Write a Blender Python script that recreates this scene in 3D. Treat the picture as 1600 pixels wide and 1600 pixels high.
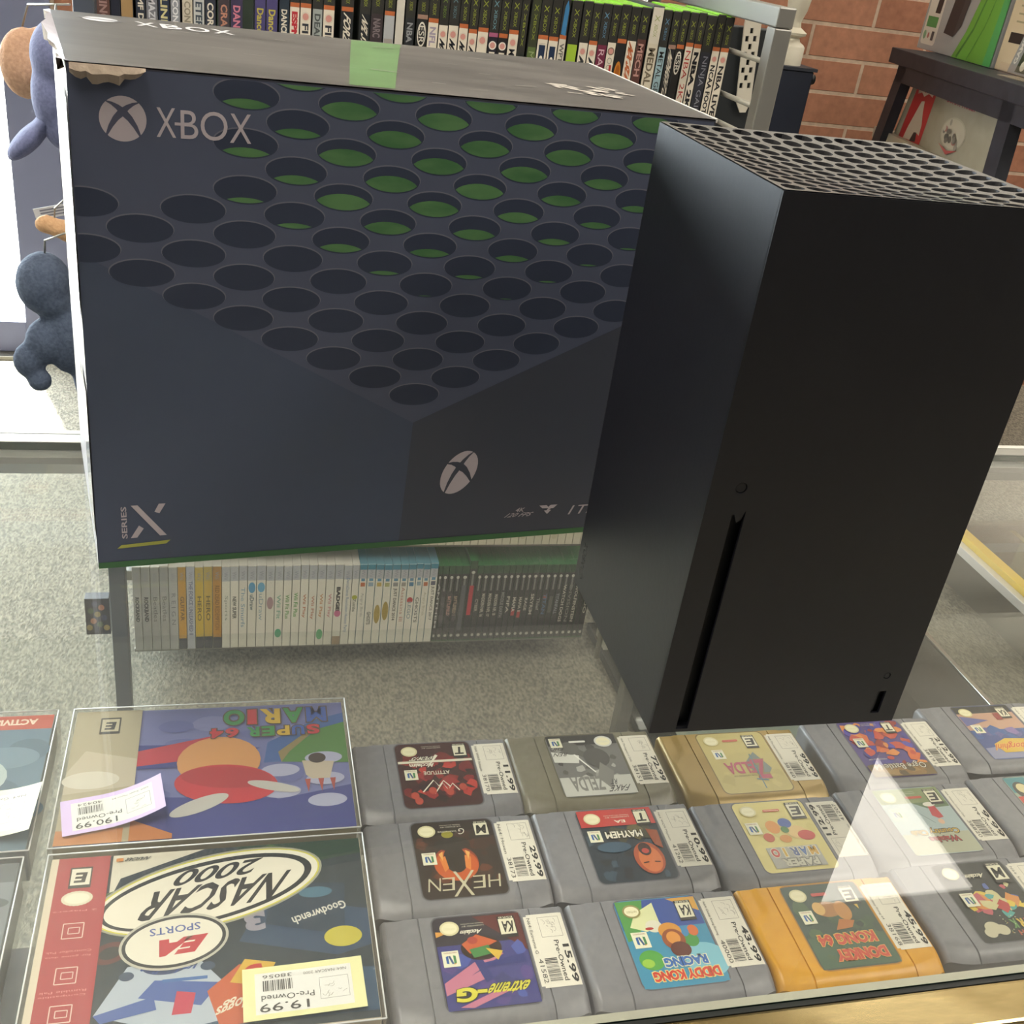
import bpy, bmesh, math, random
from mathutils import Vector, Matrix, Euler
random.seed(7)
sc = bpy.context.scene
for o in list(bpy.data.objects): bpy.data.objects.remove(o)

# ------------------------------------------------------------------ camera, world, sun, lights, exposure
cam_d = bpy.data.cameras.new('camera'); cam = bpy.data.objects.new('camera', cam_d)
sc.collection.objects.link(cam); sc.camera = cam
cam.location = (-0.22233, -0.40813, 0.38244)
cam.rotation_euler = (1.0748647, -0.1176999, -0.2056078)
cam_d.sensor_width = 36; cam_d.lens = 37.042; cam_d.shift_x = 0.0243; cam_d.shift_y = -0.02155
cam_d.clip_start = 0.02; cam_d.clip_end = 60
sc.view_settings.view_transform = 'Standard'; sc.view_settings.look = 'None'
sc.view_settings.gamma = 1; sc.view_settings.exposure = 0.0
sc.view_settings.use_curve_mapping = False
W = bpy.data.worlds.new('sky'); sc.world = W; W.use_nodes = True
bgn = W.node_tree.nodes['Background']; bgn.inputs[0].default_value = (0.86, 0.93, 1.0, 1); bgn.inputs[1].default_value = 34.0
sun_d = bpy.data.lights.new('sun', 'SUN'); sun_d.energy = 30; sun_d.angle = math.radians(0.6); sun_d.color = (1, .95, .87)
sun = bpy.data.objects.new('sun', sun_d); sc.collection.objects.link(sun)
sun.rotation_euler = Vector((-.12, .36, .93)).to_track_quat('Z', 'Y').to_euler()
def area(name, loc, rot, sx, sy, power, col, portal=False):
    d = bpy.data.lights.new(name, 'AREA'); d.shape = 'RECTANGLE'; d.size = sx; d.size_y = sy; d.energy = power; d.color = col
    o = bpy.data.objects.new(name, d); sc.collection.objects.link(o); o.location = loc; o.rotation_euler = rot
    if portal: d.cycles.is_portal = True
    return o
# portals in the shop-front openings (they only guide the sky light)
area('door_opening_portal', (-1.29, 2.86, .17), (-math.pi/2, 0, 0), .92, 2.02, 1, (1, 1, 1), True)
area('window_opening_portal', (-2.75, 2.86, .30), (-math.pi/2, 0, 0), 1.70, 1.8, 1, (1, 1, 1), True)
TROF = [(1.60, 1.95), (1.60, -.55), (-.60, .15), (3.3, 1.9), (3.3, -.75), (-2.9, -.95)]  # the lamp over the counter is unseen, added to light the cartridges
for k, (x, y) in enumerate(TROF):
    area('ceiling_lamp', (x, y, 1.925), (0, 0, 0), .58, 1.18, [14, 38, 42, 38, 30, 30][k], (1, .925, .82))
cy = sc.cycles
cy.max_bounces = 10; cy.transparent_max_bounces = 40; cy.glossy_bounces = 4; cy.diffuse_bounces = 5; cy.transmission_bounces = 6
cy.caustics_reflective = True; cy.blur_glossy = 1.0; cy.caustics_refractive = False
cy.use_denoising = True

# ------------------------------------------------------------------ materials
def lin(h):
    h = h.lstrip('#'); v = [int(h[i:i+2], 16)/255 for i in (0, 2, 4)]
    return tuple(c/12.92 if c <= .04045 else ((c+.055)/1.055)**2.4 for c in v) + (1,)
MC = {}
def mat(h, rough=.45, metal=0.0, spec=.5):
    k = (h, rough, metal, spec)
    if k in MC: return MC[k]
    m = bpy.data.materials.new('paint_' + h.strip('#')); m.use_nodes = True
    b = m.node_tree.nodes['Principled BSDF']
    b.inputs['Base Color'].default_value = lin(h); b.inputs['Roughness'].default_value = rough
    b.inputs['Metallic'].default_value = metal; b.inputs['Specular IOR Level'].default_value = spec
    MC[k] = m; return m
def noisemat(name, h1, h2, scale=20, rough=.5, metal=0, bump=0, stops=(.35, .65), detail=4, spec=.5, stretch=(1, 1, 1), h3=None, dist=0):
    m = bpy.data.materials.new(name); m.use_nodes = True; nt = m.node_tree; b = nt.nodes['Principled BSDF']
    tc = nt.nodes.new('ShaderNodeTexCoord'); mp = nt.nodes.new('ShaderNodeMapping'); mp.inputs['Scale'].default_value = stretch
    n = nt.nodes.new('ShaderNodeTexNoise'); n.inputs['Scale'].default_value = scale; n.inputs['Detail'].default_value = detail
    n.inputs['Distortion'].default_value = dist
    r = nt.nodes.new('ShaderNodeValToRGB'); e = r.color_ramp.elements
    e[0].position = stops[0]; e[0].color = lin(h1); e[1].position = stops[1]; e[1].color = lin(h2)
    if h3: x = e.new((stops[0]+stops[1])/2); x.color = lin(h3)
    L = nt.links.new
    L(tc.outputs['Object'], mp.inputs[0]); L(mp.outputs[0], n.inputs['Vector']); L(n.outputs[0], r.inputs[0]); L(r.outputs[0], b.inputs['Base Color'])
    b.inputs['Roughness'].default_value = rough; b.inputs['Metallic'].default_value = metal; b.inputs['Specular IOR Level'].default_value = spec
    if bump:
        bp = nt.nodes.new('ShaderNodeBump'); bp.inputs['Strength'].default_value = bump; bp.inputs['Distance'].default_value = .004
        L(n.outputs[0], bp.inputs['Height']); L(bp.outputs[0], b.inputs['Normal'])
    return m
def glassmat(name, tint=(.982, .99, .984), rough=.015, ior=1.5, extra=0.0, dirt=0.0):
    m = bpy.data.materials.new(name); m.use_nodes = True; nt = m.node_tree; nt.nodes.remove(nt.nodes['Principled BSDF'])
    out = nt.nodes['Material Output']; t = nt.nodes.new('ShaderNodeBsdfTransparent'); t.inputs[0].default_value = tint + (1,)
    g = nt.nodes.new('ShaderNodeBsdfGlossy'); g.inputs['Roughness'].default_value = rough; g.inputs[0].default_value = (1, 1, 1, 1)
    mx = nt.nodes.new('ShaderNodeMixShader'); L = nt.links.new
    # Schlick reflectance, the same from both sides of a thin pane
    ge = nt.nodes.new('ShaderNodeNewGeometry'); dt = nt.nodes.new('ShaderNodeVectorMath'); dt.operation = 'DOT_PRODUCT'
    L(ge.outputs['Normal'], dt.inputs[0]); L(ge.outputs['Incoming'], dt.inputs[1])
    def mth(op, a, b):
        q = nt.nodes.new('ShaderNodeMath'); q.operation = op
        for k, v in enumerate((a, b)):
            if isinstance(v, (int, float)): q.inputs[k].default_value = v
            elif v is not None: L(v, q.inputs[k])
        return q.outputs[0]
    r0 = ((ior-1)/(ior+1))**2
    ab = mth('ABSOLUTE', dt.outputs['Value'], None); fac = mth('ADD', mth('MULTIPLY', mth('POWER', mth('SUBTRACT', 1.0, ab), 5.0), 1-r0), r0)
    if extra:
        a = nt.nodes.new('ShaderNodeMath'); a.operation = 'ADD'; a.inputs[1].default_value = extra; L(fac, a.inputs[0]); fac = a.outputs[0]
    L(fac, mx.inputs[0]); L(t.outputs[0], mx.inputs[1]); L(g.outputs[0], mx.inputs[2])
    last = mx.outputs[0]
    if dirt:
        d = nt.nodes.new('ShaderNodeBsdfDiffuse'); d.inputs[0].default_value = (.9, .9, .88, 1)
        tc = nt.nodes.new('ShaderNodeTexCoord'); n = nt.nodes.new('ShaderNodeTexNoise'); n.inputs['Scale'].default_value = 6; n.inputs['Detail'].default_value = 5
        mr = nt.nodes.new('ShaderNodeMapRange'); mr.inputs[1].default_value = .35; mr.inputs[2].default_value = .75
        mr.inputs[3].default_value = dirt*.4; mr.inputs[4].default_value = dirt*1.5
        m2 = nt.nodes.new('ShaderNodeMixShader'); L(tc.outputs['Object'], n.inputs['Vector']); L(n.outputs[0], mr.inputs[0])
        L(mr.outputs[0], m2.inputs[0]); L(last, m2.inputs[1]); L(d.outputs[0], m2.inputs[2]); last = m2.outputs[0]
    L(last, out.inputs[0]); return m
GLASS = glassmat('counter_glass', dirt=.018)
GSHELF = glassmat('shelf_glass', (.975, .985, .978), dirt=.012)
PANE = glassmat('window_glass', (.97, .99, .98))
CLEAR = glassmat('clear_plastic', (.985, .985, .985), .06, 1.4, dirt=.02)
GEDGE = mat('#16302a', .12)

# ------------------------------------------------------------------ mesh helpers
C = sc.collection
_txt = {}
def glyphs(s, bold=0.0):
    k = (s, bold)
    if k in _txt: return _txt[k]
    cu = bpy.data.curves.new('t', 'FONT'); cu.body = s; cu.resolution_u = 2 if len(s) > 4 else 5; cu.size = 1; cu.offset = bold
    ob = bpy.data.objects.new('t', cu); C.objects.link(ob)
    dg = bpy.context.evaluated_depsgraph_get(); me = bpy.data.meshes.new_from_object(ob.evaluated_get(dg))
    vs = [(v.co.x, v.co.y) for v in me.vertices]; fs = [tuple(p.vertices) for p in me.polygons]
    bpy.data.objects.remove(ob); bpy.data.curves.remove(cu); bpy.data.meshes.remove(me)
    if vs:
        x0 = min(v[0] for v in vs); x1 = max(v[0] for v in vs); y0 = min(v[1] for v in vs); y1 = max(v[1] for v in vs)
        vs = [((x-x0)/max(x1-x0, 1e-6), (y-y0)/max(y1-y0, 1e-6)) for x, y in vs]
    _txt[k] = (vs, fs); return _txt[k]

class M:
    """collects shapes into one mesh"""
    def __init__(s): s.bm = bmesh.new(); s.mats = []
    def mi(s, m):
        if isinstance(m, str): m = mat(m)
        if m not in s.mats: s.mats.append(m)
        return s.mats.index(m)
    def face(s, pts, m, smooth=False):
        try: f = s.bm.faces.new([s.bm.verts.new(p) for p in pts])
        except ValueError: return
        f.material_index = s.mi(m); f.smooth = smooth
    def box(s, a, b, m, X=None, bev=0, faces=None):
        vs = [Vector((x, y, z)) for x in (a[0], b[0]) for y in (a[1], b[1]) for z in (a[2], b[2])]
        if X: vs = [X @ v for v in vs]
        s.hexa(vs, m, bev, faces)
    def hexa(s, vs, m, bev=0, faces=None):
        v = [s.bm.verts.new(p) for p in vs]; i0 = s.mi(m)
        F = [(0, 1, 3, 2), (4, 6, 7, 5), (0, 4, 5, 1), (2, 3, 7, 6), (0, 2, 6, 4), (1, 5, 7, 3)]  # -x +x -y +y -z +z
        fs = []
        for k, f in enumerate(F):
            q = s.bm.faces.new([v[j] for j in f]); q.material_index = s.mi(faces[k]) if faces and k in faces else i0; fs.append(q)
        if bev:
            es = list({e for q in fs for e in q.edges})
            bmesh.ops.bevel(s.bm, geom=es, offset=bev, segments=2, affect='EDGES', profile=.5)
    def prism(s, pts, z0, z1, m, X=None, side=None, bot=True):
        X = X or Matrix.Identity(4); n = len(pts)
        a = [s.bm.verts.new(X @ Vector((p[0], p[1], z0))) for p in pts]; b = [s.bm.verts.new(X @ Vector((p[0], p[1], z1))) for p in pts]
        i = s.mi(m); j = s.mi(side or m)
        f = s.bm.faces.new(b); f.material_index = i
        if bot: f = s.bm.faces.new(a[::-1]); f.material_index = i
        for k in range(n):
            f = s.bm.faces.new([a[k], a[(k+1) % n], b[(k+1) % n], b[k]]); f.material_index = j
    def tube(s, pts, r, m, seg=8, cap=True):
        pts = [Vector(p) for p in pts]; rings = []
        for k, p in enumerate(pts):
            d = (pts[min(k+1, len(pts)-1)]-pts[max(k-1, 0)]).normalized()
            u = d.orthogonal().normalized() if k == 0 else (u - d*u.dot(d)).normalized()
            w = d.cross(u); rr = r[k] if isinstance(r, (list, tuple)) else r
            rings.append([s.bm.verts.new(p + (u*math.cos(a)+w*math.sin(a))*rr) for a in [2*math.pi*t/seg for t in range(seg)]])
        i = s.mi(m)
        for a, b in zip(rings, rings[1:]):
            for t in range(seg):
                f = s.bm.faces.new([a[t], a[(t+1) % seg], b[(t+1) % seg], b[t]]); f.material_index = i; f.smooth = True
        if cap:
            for q in (rings[0][::-1], rings[-1]): f = s.bm.faces.new(q); f.material_index = i
    def lathe(s, prof, m, o=(0, 0, 0), seg=24):
        i = s.mi(m); R = [[s.bm.verts.new((o[0]+max(r, .0004)*math.cos(2*math.pi*t/seg), o[1]+max(r, .0004)*math.sin(2*math.pi*t/seg), o[2]+z)) for t in range(seg)] for r, z in prof]
        for a, b in zip(R, R[1:]):
            for t in range(seg):
                f = s.bm.faces.new([a[t], a[(t+1) % seg], b[(t+1) % seg], b[t]]); f.material_index = i; f.smooth = True
        for q in (R[0][::-1], R[-1]): f = s.bm.faces.new(q); f.material_index = i
    def build(s, name, parent=None, smooth=None, recalc=True):
        if recalc: bmesh.ops.recalc_face_normals(s.bm, faces=s.bm.faces[:])
        me = bpy.data.meshes.new(name); s.bm.to_mesh(me); s.bm.free()
        for m in s.mats: me.materials.append(m)
        if smooth is not None:
            for p in me.polygons: p.use_smooth = True
            me.set_sharp_from_angle(angle=math.radians(smooth))
        o = bpy.data.objects.new(name, me); C.objects.link(o)
        if parent: o.parent = parent
        return o
def tag(o, label=None, cat=None, group=None, kind=None):
    if label: o['label'] = label
    if cat: o['category'] = cat
    if group: o['group'] = group
    if kind: o['kind'] = kind
    return o
def thing(name, label, cat, loc=(0, 0, 0), group=None):
    o = bpy.data.objects.new(name, None); C.objects.link(o); o.location = loc; o.empty_display_size = .05
    return tag(o, label, cat, group)
def struct(m, name, **k): return tag(m.build(name, **k), kind='structure')

class Cv:
    """flat print: shapes laid over one another on a surface, each layer a hair above the last"""
    def __init__(s, m, fn, step=.000012, base=.00002, rough=.4):
        s.m = m; s.fn = fn; s.k = 0; s.step = step; s.base = base; s.rough = rough   # fn(u,v,h)->Vector
    def _put(s, vs, fs, col):
        h = s.base + s.k*s.step; s.k += 1
        mm = mat(col, s.rough) if isinstance(col, str) else col
        i = s.m.mi(mm); bv = [s.m.bm.verts.new(s.fn(u, v, h)) for u, v in vs]
        for f in fs:
            try: q = s.m.bm.faces.new([bv[j] for j in f]); q.material_index = i
            except ValueError: pass
    def poly(s, pts, col): s._put(pts, [tuple(range(len(pts)))], col)
    def rect(s, x0, y0, x1, y1, col): s.poly([(x0, y0), (x1, y0), (x1, y1), (x0, y1)], col)
    def rrect(s, x0, y0, x1, y1, r, col):
        pts = []
        for cx, cy, a in ((x1-r, y0+r, -90), (x1-r, y1-r, 0), (x0+r, y1-r, 90), (x0+r, y0+r, 180)):
            for t in range(6): q = math.radians(a+90*t/5); pts.append((cx+r*math.cos(q), cy+r*math.sin(q)))
        s.poly(pts, col)
    def ell(s, cx, cy, rx, ry, col, n=24, rot=0):
        c, d = math.cos(rot), math.sin(rot)
        s.poly([(cx+rx*math.cos(a)*c-ry*math.sin(a)*d, cy+rx*math.cos(a)*d+ry*math.sin(a)*c) for a in [2*math.pi*t/n for t in range(n)]], col)
    def seal(s, cx, cy, rx, ry, col, n=48):
        s.poly([(cx+rx*(1+.05*(t % 2))*math.cos(2*math.pi*t/n), cy+ry*(1+.05*(t % 2))*math.sin(2*math.pi*t/n)) for t in range(n)], col)
    def line(s, pts, w, col, w2=None):
        w2 = w if w2 is None else w2; n = len(pts); A = []; B = []
        for k, (x, y) in enumerate(pts):
            x0, y0 = pts[max(k-1, 0)]; x1, y1 = pts[min(k+1, n-1)]; d = math.hypot(x1-x0, y1-y0) or 1
            nx, ny = -(y1-y0)/d, (x1-x0)/d; q = (w+(w2-w)*k/(n-1))/2
            A.append((x+nx*q, y+ny*q)); B.append((x-nx*q, y-ny*q))
        vs = A+B; s._put(vs, [(k, k+1, n+k+1, n+k) for k in range(n-1)], col)
    def frame(s, x0, y0, x1, y1, t, col):
        s.line([(x0, y0), (x1, y0)], t, col); s.k -= 1; s.line([(x1, y0), (x1, y1)], t, col); s.k -= 1
        s.line([(x1, y1), (x0, y1)], t, col); s.k -= 1; s.line([(x0, y1), (x0, y0)], t, col)
    def text(s, t, x0, y0, x1, y1, col, rot=0, bold=0.0, shear=0.0):
        vs, fs = glyphs(t, bold); w, h = x1-x0, y1-y0; out = []
        for u, v in vs:
            u = u + shear*(v-.5)
            if rot == 0: p = (x0+u*w, y0+v*h)
            elif rot == -90: p = (x0+v*w, y1-u*h)
            elif rot == 90: p = (x1-v*w, y0+u*h)
            else: p = (x1-u*w, y1-v*h)
            out.append(p)
        s._put(out, fs, col)

def xmark(c, cx, cy, U, V, white, dark):
    """a ball cut by a curved cross"""
    T = lambda a, b: (cx+a*U[0]+b*V[0], cy+a*U[1]+b*V[1])
    c.poly([T(math.cos(a), math.sin(a)) for a in [2*math.pi*t/40 for t in range(40)]], white)
    for sg in (-1, 1):
        top = [(0, .33), (-.22, .52), (-.45, .66), (-.68, .74)]; bot = [(0, .33), (-.3, .02), (-.52, -.32), (-.66, -.62), (-.74, -.80)]
        for P, wa, wb in ((top, .30, .05), (bot, .34, .05)):
            A = []; B = []; n = len(P)
            for k, (x, y) in enumerate(P):
                x0, y0 = P[max(k-1, 0)]; x1, y1 = P[min(k+1, n-1)]; d = math.hypot(x1-x0, y1-y0)
                q = (wa+(wb-wa)*k/(n-1))/2; A.append(T(sg*(x-(y1-y0)/d*q), y+(x1-x0)/d*q)); B.append(T(sg*(x+(y1-y0)/d*q), y-(x1-x0)/d*q))
            c._put(A+B, [(k, k+1, n+k+1, n+k) for k in range(n-1)], dark)
    c.poly([T(-.16, .36), T(-.03, .14), T(.03, .14), T(.16, .36), T(0, .50)], dark)
def blob(name, balls, m, parent=None, vox=.005):
    """one continuous soft body from overlapping ellipsoids: (centre, radii, euler)"""
    bm = bmesh.new()
    for b in balls:
        c, r = b[0], b[1]; e = Euler(b[2]) if len(b) > 2 else Euler((0, 0, 0))
        X = Matrix.Translation(c) @ e.to_matrix().to_4x4() @ Matrix.Diagonal((*r, 1))
        bmesh.ops.create_icosphere(bm, subdivisions=3, radius=1, matrix=X)
    me = bpy.data.meshes.new(name); bm.to_mesh(me); bm.free()
    o = bpy.data.objects.new(name, me); C.objects.link(o)
    md = o.modifiers.new('r', 'REMESH'); md.mode = 'VOXEL'; md.voxel_size = vox
    sm = o.modifiers.new('s', 'SMOOTH'); sm.iterations = 4
    dg = bpy.context.evaluated_depsgraph_get(); m2 = bpy.data.meshes.new_from_object(o.evaluated_get(dg))
    bpy.data.objects.remove(o); m2.name = name; m2.materials.clear(); m2.materials.append(m)
    for p in m2.polygons: p.use_smooth = True
    o = bpy.data.objects.new(name, m2); C.objects.link(o)
    if parent: o.parent = parent
    return o

def plate(m, outline, holes, th, mt, X, res=None):
    cu = bpy.data.curves.new('p', 'CURVE'); cu.dimensions = '2D'; cu.fill_mode = 'BOTH'; cu.extrude = th/2
    for pts in [outline]+holes:
        sp = cu.splines.new('POLY'); sp.points.add(len(pts)-1)
        for q, p in zip(sp.points, pts): q.co = (p[0], p[1], 0, 1)
        sp.use_cyclic_u = True
    ob = bpy.data.objects.new('p', cu); C.objects.link(ob)
    dg = bpy.context.evaluated_depsgraph_get(); me = bpy.data.meshes.new_from_object(ob.evaluated_get(dg))
    i = m.mi(mt); vs = [m.bm.verts.new(X @ v.co) for v in me.vertices]
    for p in me.polygons:
        try: f = m.bm.faces.new([vs[j] for j in p.vertices]); f.material_index = i
        except ValueError: pass
    bpy.data.objects.remove(ob); bpy.data.curves.remove(cu); bpy.data.meshes.remove(me)
def circ(x, y, r, n=18): return [(x+r*math.cos(2*math.pi*t/n), y+r*math.sin(2*math.pi*t/n)) for t in range(n)]

# ------------------------------------------------------------------ the room
FZ = -.95; CZ = 1.95; YW = 2.83
carpet = noisemat('carpet_loop', '#6d6a62', '#979283', 210, .95, 0, .8, (.36, .64), 4, .1, (1, .55, 1))
m = M(); m.box((-4, -3, FZ-.1), (4.2, YW+.2, FZ), carpet); struct(m, 'floor')
tile = noisemat('ceiling_tile', '#b5afa2', '#c9c3b6', 40, .9)
m = M(); m.box((-4, -3, CZ), (4.2, YW+.2, CZ+.1), tile)
for k in range(-6, 7): m.box((k*.61+.05-.012, -3, CZ-.004), (k*.61+.05+.012, YW, CZ+.001), '#c9c6bd')
for k in range(-4, 5): m.box((-4, k*.61-.012, CZ-.005), (4.2, k*.61+.012, CZ+.001), '#c9c6bd')
struct(m, 'ceiling')
def brickmat():
    m = bpy.data.materials.new('slump_brick'); m.use_nodes = True; nt = m.node_tree; b = nt.nodes['Principled BSDF']; L = nt.links.new
    tc = nt.nodes.new('ShaderNodeTexCoord'); mp = nt.nodes.new('ShaderNodeMapping'); mp.inputs['Rotation'].default_value = (math.pi/2, 0, 0)
    mp.inputs['Location'].default_value = (-.105, .03, 0)
    br = nt.nodes.new('ShaderNodeTexBrick'); br.inputs['Scale'].default_value = 1; br.inputs['Brick Width'].default_value = .40; br.inputs['Row Height'].default_value = .098
    br.inputs['Mortar Size'].default_value = .0065; br.inputs['Mortar Smooth'].default_value = .3; br.inputs['Bias'].default_value = 0
    br.inputs['Color1'].default_value = lin('#98664f'); br.inputs['Color2'].default_value = lin('#a8765d'); br.inputs['Mortar'].default_value = lin('#b7a08c')
    n = nt.nodes.new('ShaderNodeTexNoise'); n.inputs['Scale'].default_value = 45; n.inputs['Detail'].default_value = 6
    mx = nt.nodes.new('ShaderNodeMixRGB'); mx.blend_type = 'OVERLAY'; mx.inputs[0].default_value = .35
    L(tc.outputs['Object'], mp.inputs[0]); L(mp.outputs[0], br.inputs['Vector']); L(tc.outputs['Object'], n.inputs['Vector'])
    L(br.outputs['Color'], mx.inputs[1]); L(n.outputs[0], mx.inputs[2]); L(mx.outputs[0], b.inputs['Base Color'])
    bp = nt.nodes.new('ShaderNodeBump'); bp.inputs['Strength'].default_value = .6; bp.inputs['Distance'].default_value = .008; bp.invert = True
    L(br.outputs['Fac'], bp.inputs['Height']); L(bp.outputs[0], b.inputs['Normal']); b.inputs['Roughness'].default_value = .85
    return m
BR = brickmat()
WP = mat('#d2cec4', .7)  # unseen upper wall, made white to reflect in the grille and box lid
m = M(); m.box((-.70, YW, FZ), (4.2, YW+.2, .52), BR); m.box((-.70, YW, .52), (4.2, YW+.2, CZ), WP); m.box((-3.9, YW, 1.20), (-.70, YW+.2, CZ), WP); m.box((-3.9, YW, FZ), (-3.62, YW+.2, 1.2), BR)
m.box((-3.62, YW, FZ), (-1.88, YW+.2, -.62), BR)
struct(m, 'wall_back')
plaster = mat('#b9b2a4', .8)
m = M(); m.box((-4, -3, FZ), (-3.9, YW, CZ), plaster); struct(m, 'wall_left')
m = M(); m.box((4.1, -3, FZ), (4.2, YW, CZ), plaster); struct(m, 'wall_right')
m = M(); m.box((-4, -3.1, FZ), (4.2, -3, CZ), mat('#2e2e33', .85)); struct(m, 'wall_front')  # unseen wall behind the camera, darkened to dim the console front
DK = mat('#70748e', .42, .1)  # dark door metal, with bluish lens haze put into its colour
# shop door: dark aluminium stiles and rails round one big pane
m = M()
m.box((-.83, YW-.02, FZ), (-.70, YW+.06, 1.2), DK); m.box((-1.88, YW-.02, FZ), (-1.75, YW+.06, 1.2), DK)
m.box((-1.75, YW-.02, 1.1), (-.83, YW+.06, 1.2), DK); m.box((-1.75, YW-.01, FZ+.012), (-.83, YW+.045, FZ+.11), DK, bev=.004)
d1 = struct(m, 'door_1')
m = M(); m.box((-1.75, YW+.012, FZ+.11), (-.83, YW+.018, 1.1), PANE); struct(m, 'door_pane', parent=d1)
m = M(); m.tube([(-.79, YW-.035, -.128), (-.79, YW-.018, -.128)], .021, mat('#8b8f9c', .3, .9), 20); m.box((-.797, YW-.04, -.142), (-.783, YW-.03, -.114), mat('#b9bcc6', .3, .9)); struct(m, 'door_lock', parent=d1)
m = M()
for x in (-3.62, -1.94): m.box((x, YW-.01, -.62), (x+.06, YW+.06, 1.2), DK)
m.box((-3.56, YW-.01, -.62), (-1.94, YW+.06, -.56), DK); m.box((-3.56, YW-.01, 1.14), (-1.94, YW+.06, 1.2), DK)
w1 = struct(m, 'window_1')
m = M(); m.box((-3.56, YW+.012, -.56), (-1.94, YW+.018, 1.14), PANE); struct(m, 'window_pane', parent=w1)
m = M(); m.box((-9, YW+.2, FZ-.12), (6, 14, FZ-.02), noisemat('pavement', '#b9b5aa', '#d8d4ca', 8, .9)); struct(m, 'floor_pavement')
m = M(); m.box((-1.75, YW-.05, FZ), (-.83, YW+.1, FZ+.012), mat('#8a8880', .4, .6)); struct(m, 'trim_1')
# recessed ceiling lights, with an added one above the counter
for k, (x, y) in enumerate(TROF):
    t = thing('ceiling_light', ['recessed fluorescent ceiling light above the customer side right of the counter', 'recessed fluorescent ceiling light behind the counter on the right', 'unseen ceiling light added right above the counter to light the cartridges',
        'recessed fluorescent ceiling light by the brick wall far right', 'recessed fluorescent ceiling light by the right wall behind the counter', 'recessed fluorescent ceiling light by the left wall'][k], 'ceiling light', (x, y, CZ), 'ceiling lights')
    m = M(); m.box((-.33, -.63, -.02), (-.295, .63, 0), '#d9d6cd'); m.box((.295, -.63, -.02), (.33, .63, 0), '#d9d6cd'); m.box((-.295, -.63, -.02), (.295, -.595, 0), '#d9d6cd'); m.box((-.295, .595, -.02), (.295, .63, 0), '#d9d6cd')
    m.build('housing', t)
    m = M(); m.box((-.295, -.595, -.006), (.295, .595, 0), '#f0ede2'); m.build('diffuser', t)

# ------------------------------------------------------------------ our glass counter
brass = noisemat('worn_brass', '#94793f', '#e2cd98', 22, .26, .9, .2, (.38, .60), 6, .5, (.4, 1, 1))
alu = mat('#a9a9a4', .35, .8)
X0, X1 = -1.15, .78
t = thing('display_counter', 'glass topped display counter with worn brass edge trim in the foreground', 'counter', (0, .1, FZ))
def L(m, name, smooth=None, par=None):   # world coordinates -> local to the thing t
    bmesh.ops.translate(m.bm, verts=m.bm.verts[:], vec=-t.location); return m.build(name, par or t, smooth)
m = M(); m.box((X0, -.1615, -.0062), (X1, .350, -.0002), GLASS, faces={2: GEDGE, 3: GEDGE, 0: GEDGE, 1: GEDGE}); L(m, 'glass_top')
m = M(); m.box((X0, -.1835, -.03), (X1, -.1645, .0), brass, bev=.0015); m.box((X0, -.1640, -.012), (X1, -.1530, -.0075), mat('#a3a292', .5)); m.box((X0, -.1640, -.0075), (X1, -.1617, -.001), mat('#101614', .5)); L(m, 'front_trim')
m = M(); m.box((X0, .352, -.028), (X1, .366, -.0004), alu, bev=.001); m.box((X0, .338, -.012), (X1, .352, -.0066), mat('#8d8f8a', .4, .5)); m.box((X0, .3505, -.006), (X1, .3518, -.001), mat('#20211f', .5)); m.box((X0, .3662, -.02), (X1, .372, -.0003), mat('#c9c8c0', .4)); L(m, 'rear_trim')
m = M(); m.box((X0+.01, .343, -.55), (X1-.01, .3485, -.013), GSHELF); L(m, 'front_pane')
m = M(); m.box((X0+.02, -.150, -.1795), (X1-.02, .338, -.1735), GSHELF); L(m, 'glass_shelf')
wood = noisemat('dark_laminate', '#2c2723', '#3a332c', 9, .5, stretch=(1, 12, 12))
m = M(); m.box((X0, -.18, FZ), (X1, .35, -.56), wood); L(m, 'base_cabinet')
for x in (X0, X1-.012):
    m = M(); m.box((x, -.157, -.56), (x+.012, .35, -.0128), alu if x > 0 else DK); L(m, 'end_panel')
for x in (X0+.03, X1-.05):
    for y in (-.13, .22): m = M(); m.box((x, y, -.56), (x+.012, y+.012, -.1797), alu); L(m, 'shelf_support')

# ------------------------------------------------------------------ big cardboard console box
t = thing('console_box', 'large dark cardboard game console box with printed round holes, torn at one top corner', 'box', (-.12, .28, .0005))
P0 = Vector((-.3039, .1768, 0)); P1 = Vector((.0655, .2223, 0)); P2 = Vector((-.3039, .180, .2965))
U = (P1-P0).normalized(); N = U.cross(P2-P0).normalized(); V = N.cross(U)
TRF = P0+U*.3730+V*.2908; BRF = Vector((.0655, .2223, .0005))
TLB = Vector((-.338, .374, .2985)); TRB = Vector((.0374, .4085, .296)); BLB = Vector((-.334, .345, .0005)); BRB = Vector((.0406, .4242, .0005))
ink = noisemat('matte_print_board', '#3b3d47', '#41434d', 5, .38, spec=.4)
topm = noisemat('scuffed_print_board', '#403e40', '#625f5e', 6, .34, 0, .05, (.42, .75), 6, .5, (1.2, 5, 1))
sidem = mat('#b9bac0', .4)
m = M(); B0 = P0+Vector((0, 0, .0005))
m.hexa([B0, P2, BLB, TLB, BRF, TRF, BRB, TRB], ink, faces={0: sidem, 5: topm, 4: ink})
body = L(m, 'carton')
m = M(); c = Cv(m, lambda u, v, h: P0+U*u+V*v+N*h, .00001, .0004, .42)
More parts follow.
